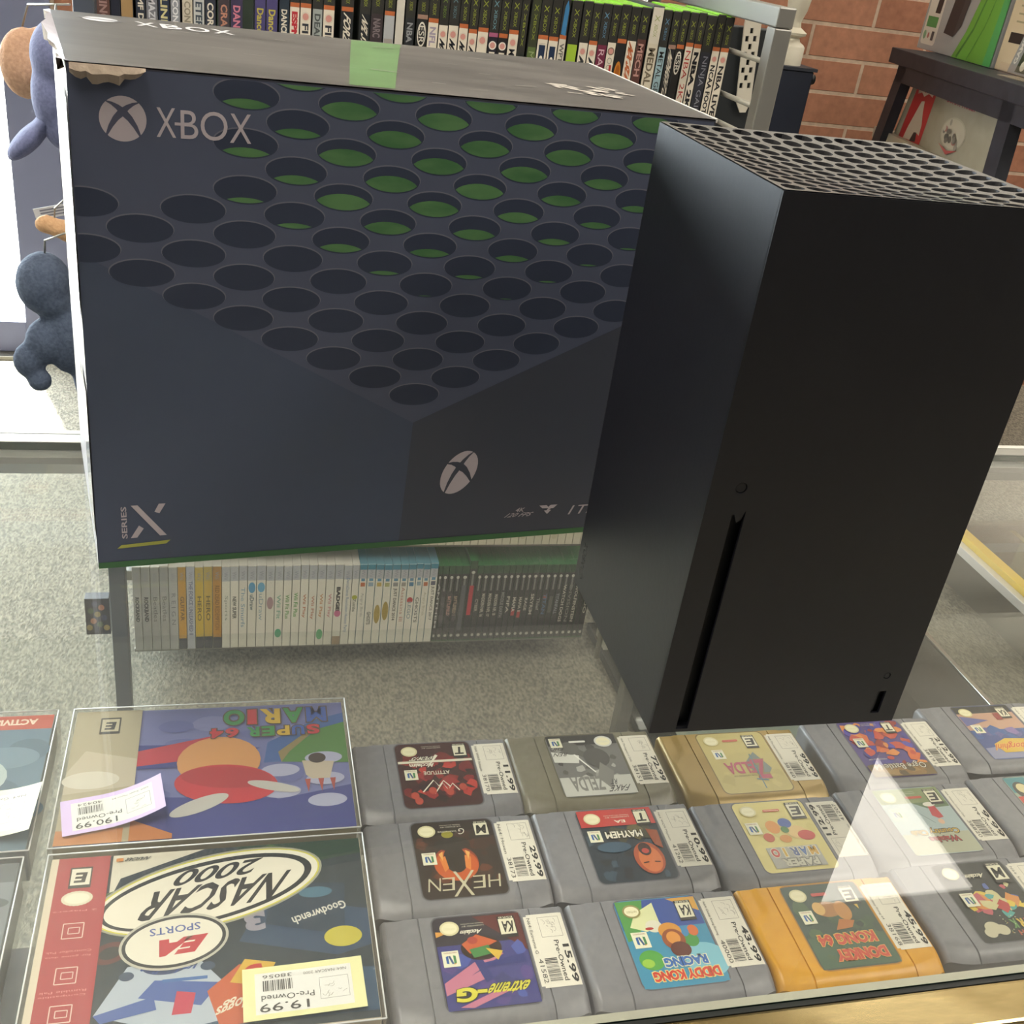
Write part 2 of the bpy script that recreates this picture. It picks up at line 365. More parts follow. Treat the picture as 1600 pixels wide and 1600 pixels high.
# faces here are in board coordinates (metres from the lower left corner)
ED = lambda v: .0005*v/.29
c.poly([(.0003, .0008), (.0005, .2005), (.1959, .093), (.1931, .0008)], '#475064')
c.poly([(.1931, .0008), (.1959, .093), (.3722, .176), (.3722, .0008)], '#434753')
c.poly([(.0005, .2005), (.0006, .2958), (.3718, .2900), (.3715, .176), (.1959, .093)], '#50566a')
Hm = (.0271, -.0272, .195, .0115, .0119, .1127, .0022, -.005)
def hp(i, j):
    w = Hm[6]*i+Hm[7]*j+1; return ((Hm[0]*i+Hm[1]*j+Hm[2])/w, (Hm[3]*i+Hm[4]*j+Hm[5])/w)
def clipb(p): return (min(max(p[0], .0008), .3700), min(p[1], .2955-.0165*p[0]))
R0 = .435; q = .70711
rim_p = []; hole_p = []; lens_p = []
for i in range(0, 12):
    for j in range(0, 12):
        u, v = hp(i, j)
        if u < -.02 or u > .39 or v > .305 or v < 0: continue
        if i == 0 and j == 9: continue
        if u < .085 and v > .236: continue
        ring = [hp(i+R0*math.cos(a), j+R0*math.sin(a)) for a in [2*math.pi*k/36 for k in range(36)]]
        ring = [clipb(p) for p in ring]
        if max(p[0] for p in ring)-min(p[0] for p in ring) < .004 or max(p[1] for p in ring)-min(p[1] for p in ring) < .002: continue
        rim_p.append([clipb(hp(i+.02+R0*1.03*math.cos(a), j+.02+R0*1.03*math.sin(a))) for a in [2*math.pi*k/36 for k in range(36)]])
        hole_p.append(ring)
        f1 = {0: 0, 1: 0, 2: 0, 3: 0, 4: 0, 5: 0, 6: .26, 7: .55, 8: .75, 9: .86}.get(i+j, .92)
        f2 = {0: 0, 1: 0, 2: 0, 3: .74}.get(i, 1); f3 = {0: 0, 1: 0, 2: .38, 3: .68, 4: .82}.get(j, 1)
        wd = min(f1, f2, f3)*(.8 if u < .12 else 1)
        if wd > .05:
            hh = math.sqrt(1-wd*wd)*R0     # half shift
            A = math.asin(min(wd, .999)); lo = []; 
            # lower arc: hole circle round the 'down' direction; upper arc: mirrored
            dn = math.atan2(-q, -q); K = 10
            low = [(R0*math.cos(dn-A+2*A*k/K), R0*math.sin(dn-A+2*A*k/K)) for k in range(K+1)]
            mid = (math.cos(dn)*hh, math.sin(dn)*hh)
            up = []
            for (x, y) in low[::-1][1:-1]:
                d = (x-mid[0])*math.cos(dn)+(y-mid[1])*math.sin(dn); up.append((x-2*d*math.cos(dn), y-2*d*math.sin(dn)))
            lens_p.append([clipb(hp(i+.03+x, j+.03+y)) for x, y in low+up])
for grp, col in ((rim_p, '#6e6e7a'), (hole_p, '#343b4e'), (lens_p, noisemat('green_print', '#426c44', '#587f52', 30, .45, stretch=(1, 1, 3)))):
    k0 = c.k
    for pts in grp: c.k = k0; c.poly(pts, col)
    c.k = k0+1
WH = '#b8aeb4'
xmark(c, .0262, .2712, (.0116, 0), (0, .0113), WH, '#525467')
c.text('X', .0426, .2632, .0524, .2780, WH); c.text('BO', .0548, .2628, .0788, .2775, WH, bold=.0); c.text('X', .0800, .2622, .0912, .2772, WH); c.rect(.0518, .2695, .0575, .2710, WH)
xmark(c, .2313, .0547, (.0128, .0058), (0, .0150), WH, '#434753')
c.text('SERIES', .0148, .0205, .0181, .0432, WH, rot=90, bold=.02)
c.poly([(.0207, .0437), (.0247, .0437), (.0414, .0213), (.0373, .0212)], WH); c.poly([(.0372, .0440), (.0412, .0440), (.0374, .0372), (.0345, .0385)], WH); c.poly([(.0199, .0206), (.0237, .0207), (.0278, .0270), (.0250, .0293)], WH)
c.poly([(.0116, .0136), (.0408, .0150), (.0436, .0176), (.0142, .0160)], '#a3a54e')
c.text('4K', .0769+.2000, .0207, .2835, .0240, WH, bold=.01, shear=.2); c.text('120 FPS', .2704, .0168, .2893, .0200, WH, bold=.01, shear=.2)
c.poly([(.2943, .0248), (.3000, .0248), (.3015, .0232), (.3030, .0248), (.3083, .0248), (.3055, .0220), (.3035, .0220), (.3025, .0207), (.3040, .0207), (.3013, .0175), (.2985, .0205), (.3005, .0205), (.3015, .0222), (.2970, .0224)], WH)
c.text('1TB', .3192, .0160, .3400, .0232, WH, shear=.15)
c.rect(.0003, -.0001, .3722, .0042, '#3f6b44')
L(m, 'front_print', par=body)
# top print (faint lettering, green band, scuffs)
e1 = (TRF-P2); e2 = (TLB-P2); TU = Vector((1, 0, 0)); nt_ = Vector((0, 0, 1))
def topf(a, b, h):
    p = (P2*(1-a)+TRF*a)*(1-b)+(TLB*(1-a)+TRB*a)*b; return p+nt_*(h+.0003)
m = M(); NA, NB = 16, 8
for i in range(NA):
    for j in range(NB): m.face([topf(i/NA, j/NB, .0006), topf((i+1)/NA, j/NB, .0006), topf((i+1)/NA, (j+1)/NB, .0006), topf(i/NA, (j+1)/NB, .0006)], topm)
L(m, 'lid_face', par=body)
m = M(); c = Cv(m, topf, .00001, .0008, .35)
gb = noisemat('green_band', '#4c6e40', '#628a58', 10, .35)
for j in range(10): a, b = j/10, (j+1)/10; c.poly([(.386+.13*a, a*.96+.02), (.455+.155*a, a*.96+.02), (.455+.155*b, b*.96+.02), (.386+.13*b, b*.96+.02)], gb); c.k -= 1
c.k += 1
for s, a0, a1 in (('X', .13, .165), ('B', .172, .205), ('O', .212, .252), ('X', .256, .292)): c.text(s, a0, .80, a1, .90, '#cfcfd4', bold=.02)
c.ell(.075, .86, .028, .05, '#c9c9cf'); c.line([(.035, .88), (.115, .84)], .016, '#5f6068')
random.seed(3)
for k in range(26):
    a = random.uniform(.78, .90); b = random.uniform(.25, .42); l = random.uniform(.004, .03)
    c.line([(a, b), (a+l, b-random.uniform(0, .05))], random.uniform(.004, .02), '#bdb6ae')
for k in range(16):
    a = random.uniform(.05, .75); b = random.uniform(.1, .9); l = random.uniform(.01, .05); c.line([(a, b), (a+l, b+random.uniform(-.02, .02))], random.uniform(.002, .008), '#85827f')
L(m, 'top_print', par=body)
card = noisemat('torn_cardboard', '#7d6f62', '#a39482', 90, .9, 0, .5)
m = M()   # torn corrugated edge lip along the top left
pt = []
for k in range(15):
    s = k/14; x = P2+(TLB-P2)*s; w = Vector((-.0045+.0022*math.sin(9*s)+.0012*math.sin(31*s), 0, 0)); pt.append((x+Vector((0, 0, .0012)), x+w+Vector((0, 0, .0018-.002*math.sin(7*s))), x+w*.9+Vector((0, 0, -.004-.002*math.sin(13*s))), x+Vector((-.0006, 0, -.0025))))
for a, b in zip(pt, pt[1:]):
    for k in range(3): m.face([a[k], a[k+1], b[k+1], b[k]], card if k else mat('#a7a4ae', .5))
L(m, 'torn_edge', par=body)
m = M()   # curled flap of the torn facing hanging over the front
fl = []
for k in range(15):
    s = k/14; u = .002+.036*s; wdt = .0085*math.sin(math.pi*min(1, s*.93+.07))**.6*(1-.25*s)*(1+.16*math.sin(23*s)+.1*math.sin(51*s))
    base = P0+U*u+V*(.2962-.0165*u*.9)
    fl.append([base+N*.0006, base+N*.004+V*.0012, base+N*.0065-V*wdt*.4, base+N*.0045-V*wdt])
for a, b in zip(fl, fl[1:]):
    for k in range(3): m.face([a[k], a[k+1], b[k+1], b[k]], card if k < 2 else mat('#96877a', .8))
L(m, 'torn_flap', par=body)
m = M()   # clear tape down the left side
nl = Vector((-.985, -.16, 0))
for z0, z1 in ((.02, .12), (.16, .28)):
    a = P0+Vector((0, 0, z0)); b = P0+Vector((0, 0, z1)); d = (BLB-P0).normalized()*.05
    m.face([a+nl*.0006, a+d+nl*.0006, b+d+nl*.0006, b+nl*.0006], mat('#cdd0d6', .12))
L(m, 'side_tape', par=body)
m = M()   # bright cut board edge along the right of the lid
m.hexa([TRF+Vector((0, 0, -.001)), TRF+Vector((0, 0, .0012)), TRB+Vector((0, 0, -.001)), TRB+Vector((0, 0, .0012)), TRF+Vector((.0012, 0, -.001)), TRF+Vector((.0012, 0, .0012)), TRB+Vector((.0012, 0, -.001)), TRB+Vector((.0012, 0, .0012))], '#d8d4cc'); L(m, 'lid_edge', par=body)

# ------------------------------------------------------------------ the console tower
t = thing('game_console', 'tall matte black tower game console with a perforated top', 'game console', (.0755, .0755, 0))
BK = noisemat('matte_black_plastic', '#0d0e17', '#0f101a', 300, .42, 0, .02, spec=.72)
S = .151; Z0 = .003; Z1 = .2985
m = M()
m.box((0, .0012, Z0), (.003, S, Z1), BK); m.box((S-.003, .0012, Z0), (S, S, Z1), BK); m.box((.003, S-.003, Z0), (S-.003, S, Z1), BK)
m.box((.003, .0012, Z0), (S-.003, S-.003, Z0+.003), BK)
XF = Matrix(((1, 0, 0, 0), (0, 0, -1, .0008), (0, 1, 0, 0), (0, 0, 0, 1)))
slot = [(.0152, .005), (.0222, .005), (.0222, .1445), (.0205, .1390), (.0185, .1375), (.0165, .1420), (.0152, .1420)]
plate(m, [(0, Z0), (S, Z0), (S, Z1), (0, Z1)], [slot, circ(.0165, .157, .0030, 20), circ(.1368, .0365, .0022, 16), [(.1345, .0095), (.1400, .0095), (.1400, .0255), (.1345, .0255)]], .0016, BK, XF)
casing = L(m, 'casing')
m = M(); m.box((.010, .0055, .004), (.028, .0075, .150), '#02030a'); L(m, 'disc_slot', par=casing)
m = M(); m.box((.128, .004, .006), (.146, .006, .045), '#04050a'); L(m, 'port_recess', par=casing)
m = M(); m.tube([(.0165, .004, .157), (.0165, .0004, .157)], .0026, BK, 20); L(m, 'eject_button')
m = M(); m.tube([(.1368, .004, .0365), (.1368, .0002, .0365)], .0017, BK, 16); L(m, 'pairing_button')
m = M(); m.box((.1352, .0015, .0105), (.1368, .004, .0245), '#0b0f1c'); L(m, 'front_port')
grill = mat('#454547', .24, 0, 1.0)  # same black plastic, lightened: bright reflection put into the base colour
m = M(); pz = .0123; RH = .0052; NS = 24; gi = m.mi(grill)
def dish(x, y): return -.0055*max(0, 1-((x-S/2)/(S/2))**2)*max(0, 1-((y-S/2)/(S/2))**2)
for r in range(12):
    for k in range(12):
        cx, cy_ = S/2+(k-5.5)*pz, S/2+(r-5.5)*pz
        xl = .0005-cx if k == 0 else -pz/2; xr = S-.0005-cx if k == 11 else pz/2; yl = .0005-cy_ if r == 0 else -pz/2; yr = S-.0005-cy_ if r == 11 else pz/2
        A = []; B = []; D = []
        for w_ in range(NS):
            a = 2*math.pi*(w_+.5)/NS-math.pi/4; ca, sa = math.cos(a), math.sin(a)
            sc_ = min([v for v in ((xr if ca > 0 else xl)/ca if abs(ca) > 1e-9 else 9, (yr if sa > 0 else yl)/sa if abs(sa) > 1e-9 else 9)])
            for Q, px_, py_, dz in ((A, RH*ca, RH*sa, 0), (B, sc_*ca, sc_*sa, 0), (D, RH*ca, RH*sa, -.0035)):
                X_, Y_ = cx+px_, cy_+py_; Q.append(m.bm.verts.new((X_, Y_, Z1+.0005+dish(X_, Y_)+dz)))
        for w_ in range(NS):
            u = (w_+1) % NS
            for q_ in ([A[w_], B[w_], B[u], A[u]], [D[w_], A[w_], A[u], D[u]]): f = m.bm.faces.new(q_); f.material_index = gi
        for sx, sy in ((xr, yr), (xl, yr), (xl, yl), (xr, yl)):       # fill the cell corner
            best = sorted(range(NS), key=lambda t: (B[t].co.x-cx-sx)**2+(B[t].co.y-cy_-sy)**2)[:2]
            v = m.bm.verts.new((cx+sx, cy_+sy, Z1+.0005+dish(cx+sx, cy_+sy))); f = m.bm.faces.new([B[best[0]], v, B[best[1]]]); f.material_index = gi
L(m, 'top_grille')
m = M(); m.box((.004, .004, Z1-.03), (S-.004, S-.004, Z1-.022), '#060707'); L(m, 'fan_cavity')
m = M(); m.lathe([(.0, 0), (.058, 0), (.060, .001), (.060, .0025), (.0, .003)], '#0c0c0e', (.0755, .0755, .0001), 48); L(m, 'round_foot')
m = M(); c = Cv(m, lambda u, v, h: Vector((-h, S-u, v)), .00001, .00003, .12)
xmark(c, .0100, .0148, (0, .0038), (-.0038, 0), '#050506', '#2c2d31'); c.text('XBOX', .0072, .0205, .0130, .0372, '#050506', rot=90)
L(m, 'side_logo', par=casing)

# ------------------------------------------------------------------ game cartridges on the glass shelf
SZ = -.1733
CW, CD, CH = .1155, .0755, .0180
def cart_mesh(mt):
    m = M(); xs = set()
    for k in range(49): xs.add(round(-CW/2+CW*k/48, 5))
    for k in range(8): d = .0045*(1-math.cos(math.pi/2*k/7)); xs |= {round(-CW/2+d, 5), round(CW/2-d, 5)}
    for sg in (-1, 1):
        for e in (-.0005, -.00025, .00025, .0005): xs.add(round(sg*.0350+e, 5))
    xs = sorted(xs); ts = sorted({round(k/30, 4) for k in range(31)} | {.01, .02, .05, .985, .993})
    def yf(x):
        a = abs(x); return -CD/2-.0005*(1-(x/.035)**2) if a < .035 else -CD/2+((a-.035)/.023)**2*.0050
    def zz(x, y):
        a = CW/2-abs(x); z = CH
        if a < .0045: z -= .0045-(.0045*math.sqrt(max(0, 1-((.0045-a)/.0045)**2)))
        if abs(abs(x)-.035) < .0003: z -= .0010
        f = y-yf(x); lim = .008 if abs(x) < .035 else .010+.006*(abs(x)-.035)/.023
        if f < lim: z -= .0048*((lim-f)/lim)**1.8
        bk = CD/2-y
        if bk < .0012: z -= .0012-bk
        e = -.0452 - max(0, (.0165-y))*1.1      # finger notch at the connector end, both shoulders
        if y > .0085 and x < e and x > -.055: z -= .0007
        if y > .0085 and -x < e and x < .055: z -= .0007
        return z
    i = m.mi(mt); G = []
    for x in xs:
        col = []
        for s in ts:
            y = yf(x)+(CD/2-yf(x))*s; col.append(m.bm.verts.new((x, y, zz(x, y))))
        G.append(col)
    for a, b in zip(G, G[1:]):
        for k in range(len(ts)-1):
            f = m.bm.faces.new([a[k], b[k], b[k+1], a[k+1]]); f.material_index = i; f.smooth = True
    rim = [c[0] for c in G]+[v for v in G[-1][1:]]+[c[-1] for c in G[::-1][1:]]+[v for v in G[0][::-1][1:-1]]
    low = [m.bm.verts.new((v.co.x*.985, v.co.y*.985, .0005)) for v in rim]
    n = len(rim)
    for k in range(n):
        f = m.bm.faces.new([rim[k], low[k], low[(k+1) % n], rim[(k+1) % n]]); f.material_index = i
    f = m.bm.faces.new(low); f.material_index = i
    o = m.build('shell', None, smooth=28); return o
LW, LH = .0555, .0630
def esrb(c, x, y, s=1, ch='E', top='#20201e'):
    w, h = .0105*s, .0145*s; c.rect(x, y, x+w, y+h, '#26241f'); c.rect(x+.0006, y+.0018*s, x+w-.0006, y+h-.0022*s, '#d8d3b8')
    c.text(ch, x+w*.18, y+h*.24, x+w*.82, y+h*.76, '#23211d', bold=.03, shear=.15); c.text('ESRB', x+w*.1, y+.0003, x+w*.9, y+.0015*s, '#d8d3b8')
def n64(c, x, y, s=.0092):
    c.rect(x, y, x+s, y+s*1.08, '#dcdabf'); k = s*.5; cx = x+s*.5; cy_ = y+s*.62
    c.poly([(cx-k*.6, cy_-k*.55), (cx-k*.3, cy_-k*.62), (cx-k*.3, cy_+k*.5), (cx-k*.6, cy_+k*.4)], '#3c7a46')
    c.poly([(cx+k*.3, cy_-k*.62), (cx+k*.6, cy_-k*.5), (cx+k*.6, cy_+k*.4), (cx+k*.3, cy_+k*.5)], '#2d5a9a')
    c.poly([(cx-k*.3, cy_+k*.5), (cx-k*.05, cy_+k*.55), (cx+k*.3, cy_-k*.55), (cx+k*.05, cy_-k*.6)], '#37507a')
    c.poly([(cx-k*.6, cy_+k*.4), (cx-k*.3, cy_+k*.5), (cx-k*.2, cy_+k*.62), (cx-k*.5, cy_+k*.55)], '#c4963c')
    c.text('NINTENDO', x+s*.12, y+s*.08, x+s*.88, y+s*.18, '#8a3030')
def seal(c, x=.0455, y=.0085, col='#cfc79b', r=.0058):
    c.seal(x, y, r, r*.85, col); c.ell(x, y, r*.82, r*.66, '#e0dab6'); c.text('NINTENDO', x-r*.6, y-r*.1, x+r*.6, y+r*.18, col)
def small(c, x, y, w, col='#c9c5b0', n=2, t='EXAMPLE'):
    for k in range(n): c.text(['MADE IN JAPAN', 'LICENSED BY'][k % 2], x, y+k*.0018, x+w, y+k*.0018+.0010, col)
def outlined(c, s, x0, y0, x1, y1, col, out, bold=.02, shear=0, o=.0006):
    c.text(s, x0-o, y0-o, x1+o, y1+o, out, bold=bold+.06, shear=shear); c.text(s, x0, y0, x1, y1, col, bold=bold, shear=shear)
def flames(c, cols, n, seed, box=(0.002, .014, .052, .055)):
    random.seed(seed)
    for k in range(n):
        x = random.uniform(box[0], box[2]); y = random.uniform(box[1], box[3]); r = random.uniform(.002, .007); a = random.uniform(0, 3.1)
        q = [(x+math.cos(a+t)*r*random.uniform(.5, 1.3), y+math.sin(a+t)*r*random.uniform(.4, 1.2)) for t in [0, .9, 1.8, 2.7, 3.6, 4.5, 5.4]]
        q = [(min(max(u, .0012), LW-.0012), min(max(v, .0012), LH-.0012)) for u, v in q]; c.poly(q, random.choice(cols))
def A_wwf(c):
    flames(c, ['#8e2320', '#6b1715', '#ae3329', '#2a1210', '#7d1d1a'], 40, 1); c.rect(0.0005, .0180, LW-.0005, .0203, '#d6d0ba'); 
    outlined(c, 'Acclaim', .0290, .0208, .0470, .0246, '#ddd8c4', '#7a1d1a', .03); outlined(c, 'SPORTS', .0290, .0140, .0450, .0176, '#ddd8c4', '#2a1210', .02, .3)
    c.line([(.026, .0130), (.034, .0250)], .0022, '#ddd8c4', .0006)
    c.text('ATTITUDE', .0190, .0290, .0380, .0325, '#cfc9b4', bold=.02)
    for a in ([(.012, .019), (.016, .012), (.020, .018), (.023, .011), (.030, .021)], [(.018, .015), (.022, .009), (.026, .014), (.029, .008), (.038, .019)]): c.line([(u+.003, v+.030) for u, v in a], .0009, '#ddd8c4')
    for x, y in ((.045, .017), (.034, .008), (.022, .010), (.012, .006), (.047, .012)): c.ell(x, y+.040, .0028, .0034, '#a8402f')
    esrb(c, .003, .0025, 1, 'T'); n64(c, .0425, .0270)
def A_hexen(c):
    flames(c, ['#4a2414', '#5c2f18', '#2c1c12', '#3a2216'], 30, 2); c.ell(.030, .036, .015, .014, '#8a3316'); c.ell(.030, .0375, .0145, .0130, '#b8531f'); c.ell(.030, .0330, .0078, .0110, '#231a12'); c.ell(.030, .020, .012, .006, '#26201a')
    for x, sg in ((.0195, 1), (.0405, -1)): c.poly([(x, .032), (x+.004*sg, .030), (x+.005*sg, .040), (x+.002*sg, .043)], '#d07a30'); c.poly([(x, .028), (x+.003*sg, .026), (x+.002*sg, .034)], '#d8a050')
    c.ell(.032, .012, .004, .003, '#8f8a28'); 
    for s, a in (('H', .004), ('E', .014), ('X', .021), ('E', .034), ('N', .043)):
        c.text(s, a, .0475 if s != 'X' else .043, a+(.008 if s != 'X' else .014), .0575 if s != 'X' else .0625, '#b9b295', bold=-.01, shear=.2)
    c.text('G', .020, .0075, .024, .0125, '#d8d3c0', shear=.3); c.text('Interactive', .0255, .0088, .038, .0105, '#cfcab5'); esrb(c, .003, .0022, 1, 'M'); n64(c, .0425, .0265)
def A_mayhem(c):
    flames(c, ['#1d2a35', '#22313d', '#2f4452', '#151d24'], 30, 4, (.002, .02, .052, .06)); flames(c, ['#3a3a26', '#5a5430'], 10, 8, (.01, .02, .05, .026))
    c.rect(.0005, .0005, LW-.0005, .0155, '#b5352f'); small(c, .018, .0055, .018); c.text('EA', .022, .0105, .030, .0130, '#e0d8c4', bold=.02)
    c.ell(.0155, .045, .0105, .0135, '#a34a26'); c.ell(.0150, .046, .0080, .0110, '#c66a35'); c.ell(.0165, .0375, .0045, .0055, '#30100c'); c.ell(.0165, .0390, .0026, .0022, '#b03a30')
    c.line([(.009, .049), (.013, .0485)], .0010, '#3a1b10'); c.line([(.017, .0485), (.021, .049)], .0010, '#3a1b10'); c.poly([(.002, .022), (.010, .020), (.008, .034), (.003, .038)], '#8f4424')
    c.ell(.037, .034, .012, .0045, '#2f4c60'); outlined(c, 'MAYHEM', .0135, .0205, .0400, .0265, '#ddd8c4', '#1a1a18', .03); esrb(c, .004, .0022, 1, 'T', ); n64(c, .0430, .0190)
def A_paper(c):
    flames(c, ['#cdbf74', '#d4c67c', '#c8ba70'], 14, 5)
    c.ell(.0165, .0300, .0075, .0062, '#d9b87a'); c.ell(.0110, .0330, .0065, .0045, '#b8382d'); c.ell(.0225, .0210, .0050, .0045, '#38569a'); c.ell(.0330, .0240, .0052, .0060, '#cf8a3a'); c.ell(.0400, .0330, .0040, .0040, '#b8502f'); c.ell(.0280, .0350, .0045, .0035, '#c9873c'); c.ell(.0250, .0270, .0030, .0030, '#4c7a42')
    c.rect(.0080, .0420, .0470, .0600, '#a5a398')
    x = .0100
    for s, col in zip('MARIO', ['#c79b3a', '#4e6aa0', '#52618c', '#c7a13c', '#b8382d']): outlined(c, s, x+(.002 if s == 'I' else 0), .0430, x+(.0038 if s == 'I' else .0058), .0505, col, '#dcd6bc', .05); x += .0072
    outlined(c, 'PAPER', .0130, .0525, .0400, .0590, '#bfbba8', '#6f6d63', .05)
    c.rrect(.0210, .0078, .0340, .0100, .001, '#c65a46'); c.text('Nintendo', .022, .0083, .033, .0096, '#e6dcb8'); esrb(c, .0030, .0025, 1.1, 'E'); n64(c, .0430, .0190, .0100)
def A_waia(c):
    c.rect(.0005, .0005, LW-.0005, .0150, '#7d8c5f'); c.rect(.0005, .0150, LW-.0005, .0440, '#9fb0b0'); c.rect(.0005, .0440, LW-.0005, LH-.0005, '#a9ab92'); c.poly([(.0005, .015), (.030, .015), (.020, .021), (.0005, .020)], '#5c7350')
    c.poly([(.0130, .019), (.0185, .018), (.0205, .028), (.0165, .031), (.0120, .030)], '#b5303a'); c.ell(.0165, .034, .0025, .0025, '#d0a98a'); c.ell(.0165, .0172, .0050, .0022, '#d6d2c4'); c.line([(.022, .035), (.036, .017)], .0005, '#6d7a78')
    outlined(c, 'Country Club', .0080, .0395, .0470, .0455, '#c9a63e', '#26251f', .02); outlined(c, 'Waialae', .0115, .0475, .0360, .0525, '#a8302e', '#3a2722', .02)
    c.rrect(.0180, .0085, .0320, .0108, .001, '#b8503e'); esrb(c, .0030, .0025, 1.05, 'E'); n64(c, .0430, .0200)
def A_ext(c):
    c.rect(.0005, .0200, LW-.0005, LH-.0005, '#3b3c78'); c.poly([(.0005, .001), (.03, .001), (.0005, .028)], '#5a2320'); flames(c, ['#50407e', '#46539a', '#32356a'], 18, 6, (.004, .024, .052, .06))
    for a in ([(.020, .024), (.0545, .045), (.0545, .051), (.016, .029)], [(.030, .038), (.0545, .049), (.0545, .053), (.026, .043)], [(.018, .050), (.048, .061), (.040, .062), (.016, .053)]): c.poly(a, '#b56f86')
    for a in ([(.004, .030), (.030, .034), (.028, .037), (.003, .036)], [(.031, .026), (.036, .027), (.030, .047), (.025, .045)]): c.poly(a, '#2c3370')
    c.ell(.0285, .0235, .0125, .0085, '#2c1a14'); c.poly([(.018, .020), (.030, .014), (.040, .020), (.036, .027), (.027, .024)], '#b8552a'); c.poly([(.024, .022), (.036, .024), (.034, .030), (.022, .028)], '#3d7a3e'); c.poly([(.016, .027), (.026, .024), (.020, .033)], '#c9a63a'); c.ell(.033, .0180, .0032, .0026, '#a03a2c')
    c.poly([(.0545, .010), (.046, .011), (.0545, .014)], '#c98e3c')
    outlined(c, 'extreme', .0060, .0480, .0300, .0555, '#c9c23e', '#3a3a20', .02, .25, .0004); outlined(c, '-G', .0310, .0490, .0490, .0580, '#c9c23e', '#3a3a20', .05, .1, .0004)
    c.text('Acclaim', .0265, .0105, .0395, .0135, '#ddd8c4', bold=.03, shear=.15); small(c, .024, .0055, .014); esrb(c, .0040, .0030, 1.05, 'KA'); n64(c, .0430, .0240, .0100)
def A_diddy(c):
    c.rect(.0005, .0005, LW-.0005, LH-.0005, '#3a86a6'); c.rect(.0005, .0005, LW-.0005, .022, '#2f4b93'); c.poly([(.0545, .0005), (.0545, .030), (.046, .028), (.040, .014), (.036, .0005)], '#4f8f45'); c.poly([(.0005, .001), (.020, .001), (.012, .006), (.0005, .012)], '#cf9a3a')
    c.poly([(.030, .003), (.044, .010), (.050, .020), (.040, .024), (.030, .020)], '#cfd2a0'); c.ell(.0345, .0205, .0055, .0045, '#d2d0bc'); c.ell(.038, .0220, .0028, .0010, '#a8332c')
    c.ell(.0090, .047, .014, .012, '#79b4c4'); c.ell(.044, .044, .0080, .0070, '#4f9a3e'); c.ell(.047, .046, .004, .003, '#8fb83e'); c.ell(.0140, .0325, .0050, .0050, '#3f8a3a'); c.ell(.0105, .026, .0035, .004, '#c8662c'); c.ell(.0165, .026, .0030, .004, '#3a7fae')
    c.ell(.0255, .0250, .0075, .0062, '#c98a30'); c.ell(.0250, .0310, .0075, .0075, '#8c4a24'); c.ell(.0250, .0300, .0045, .0045, '#cf8a3c'); c.ell(.0230, .0385, .0066, .0055, '#5a2a1c')
    outlined(c, 'RACING', .0090, .0435, .0370, .0500, '#3463a8', '#d8d8b8', .05); outlined(c, 'DIDDY KONG', .0040, .0520, .0470, .0590, '#c03a28', '#dcc97a', .05)
    seal(c, .0455, .0085, '#8c8450'); esrb(c, .0045, .0035, 1.05, 'KA'); n64(c, .0410, .0240, .0105)
def A_dk(c):
    c.rect(.0005, .0005, LW-.0005, LH-.0005, '#33463a'); c.poly([(.0005, .040), (.0545, .040), (.0545, .062), (.0005, .062)], '#3f5a44'); flames(c, ['#3a4f3a', '#465c3e', '#2c3c34'], 16, 9)
    c.ell(.0300, .0200, .0095, .0060, '#9c6a34'); c.ell(.0200, .0220, .0055, .0075, '#b07a3a'); c.ell(.0360, .0190, .0042, .0050, '#c9a05a'); c.poly([(.008, .010), (.012, .014), (.008, .022), (.007, .016)], '#c9a63e')
    c.poly([(.016, .030), (.026, .028), (.032, .036), (.020, .035)], '#a8662c')
    outlined(c, 'KONG 64', .0080, .0385, .0480, .0470, '#b8432e', '#c9a04c', .05); outlined(c, 'DONKEY', .0060, .0500, .0420, .0580, '#b8432e', '#c98a4c', .05)
    c.rrect(.0250, .0070, .0360, .0095, .001, '#b5443a'); seal(c, .0455, .0080); esrb(c, .0040, .0030, 1.05, 'E'); n64(c, .0420, .0200)
def A_park(c):
    c.rect(.0005, .0005, LW-.0005, LH-.0005, '#262a28'); flames(c, ['#b0505a', '#a83432', '#c2bb8a', '#c98440', '#4d9a94', '#4a5c9a', '#c2bb8a', '#d0b440'], 26, 44, (.008, .020, .050, .043))
    for x, y, r in ((.0420, .0525, .0060), (.0360, .0545, .0050), (.0460, .0560, .0045)): c.ell(x, y, r, r*.8, '#b8b296')
    x = .006
    for s, col in zip('PARK', ['#c9a83a', '#b8503a', '#c9a83a', '#5c8a4c']): c.text(s, x, .0475, x+.0045, .0545, col, bold=.06); x += .0056
    c.text('SOUTH', .0060, .0560, .0260, .0600, '#a84a3a', bold=.05); random.seed(5)
    for k in range(40): c.ell(random.uniform(.003, .032), random.uniform(.044, .062), .0004, .0004, random.choice(['#c9c3a0', '#9aa870', '#b88a4a']), 6)
    c.text('Acclaim', .0220, .0100, .0360, .0135, '#d8d2b8', bold=.03, shear=.15); seal(c); esrb(c, .0030, .0025, 1.15, 'M'); n64(c, .0400, .0250, .0100)
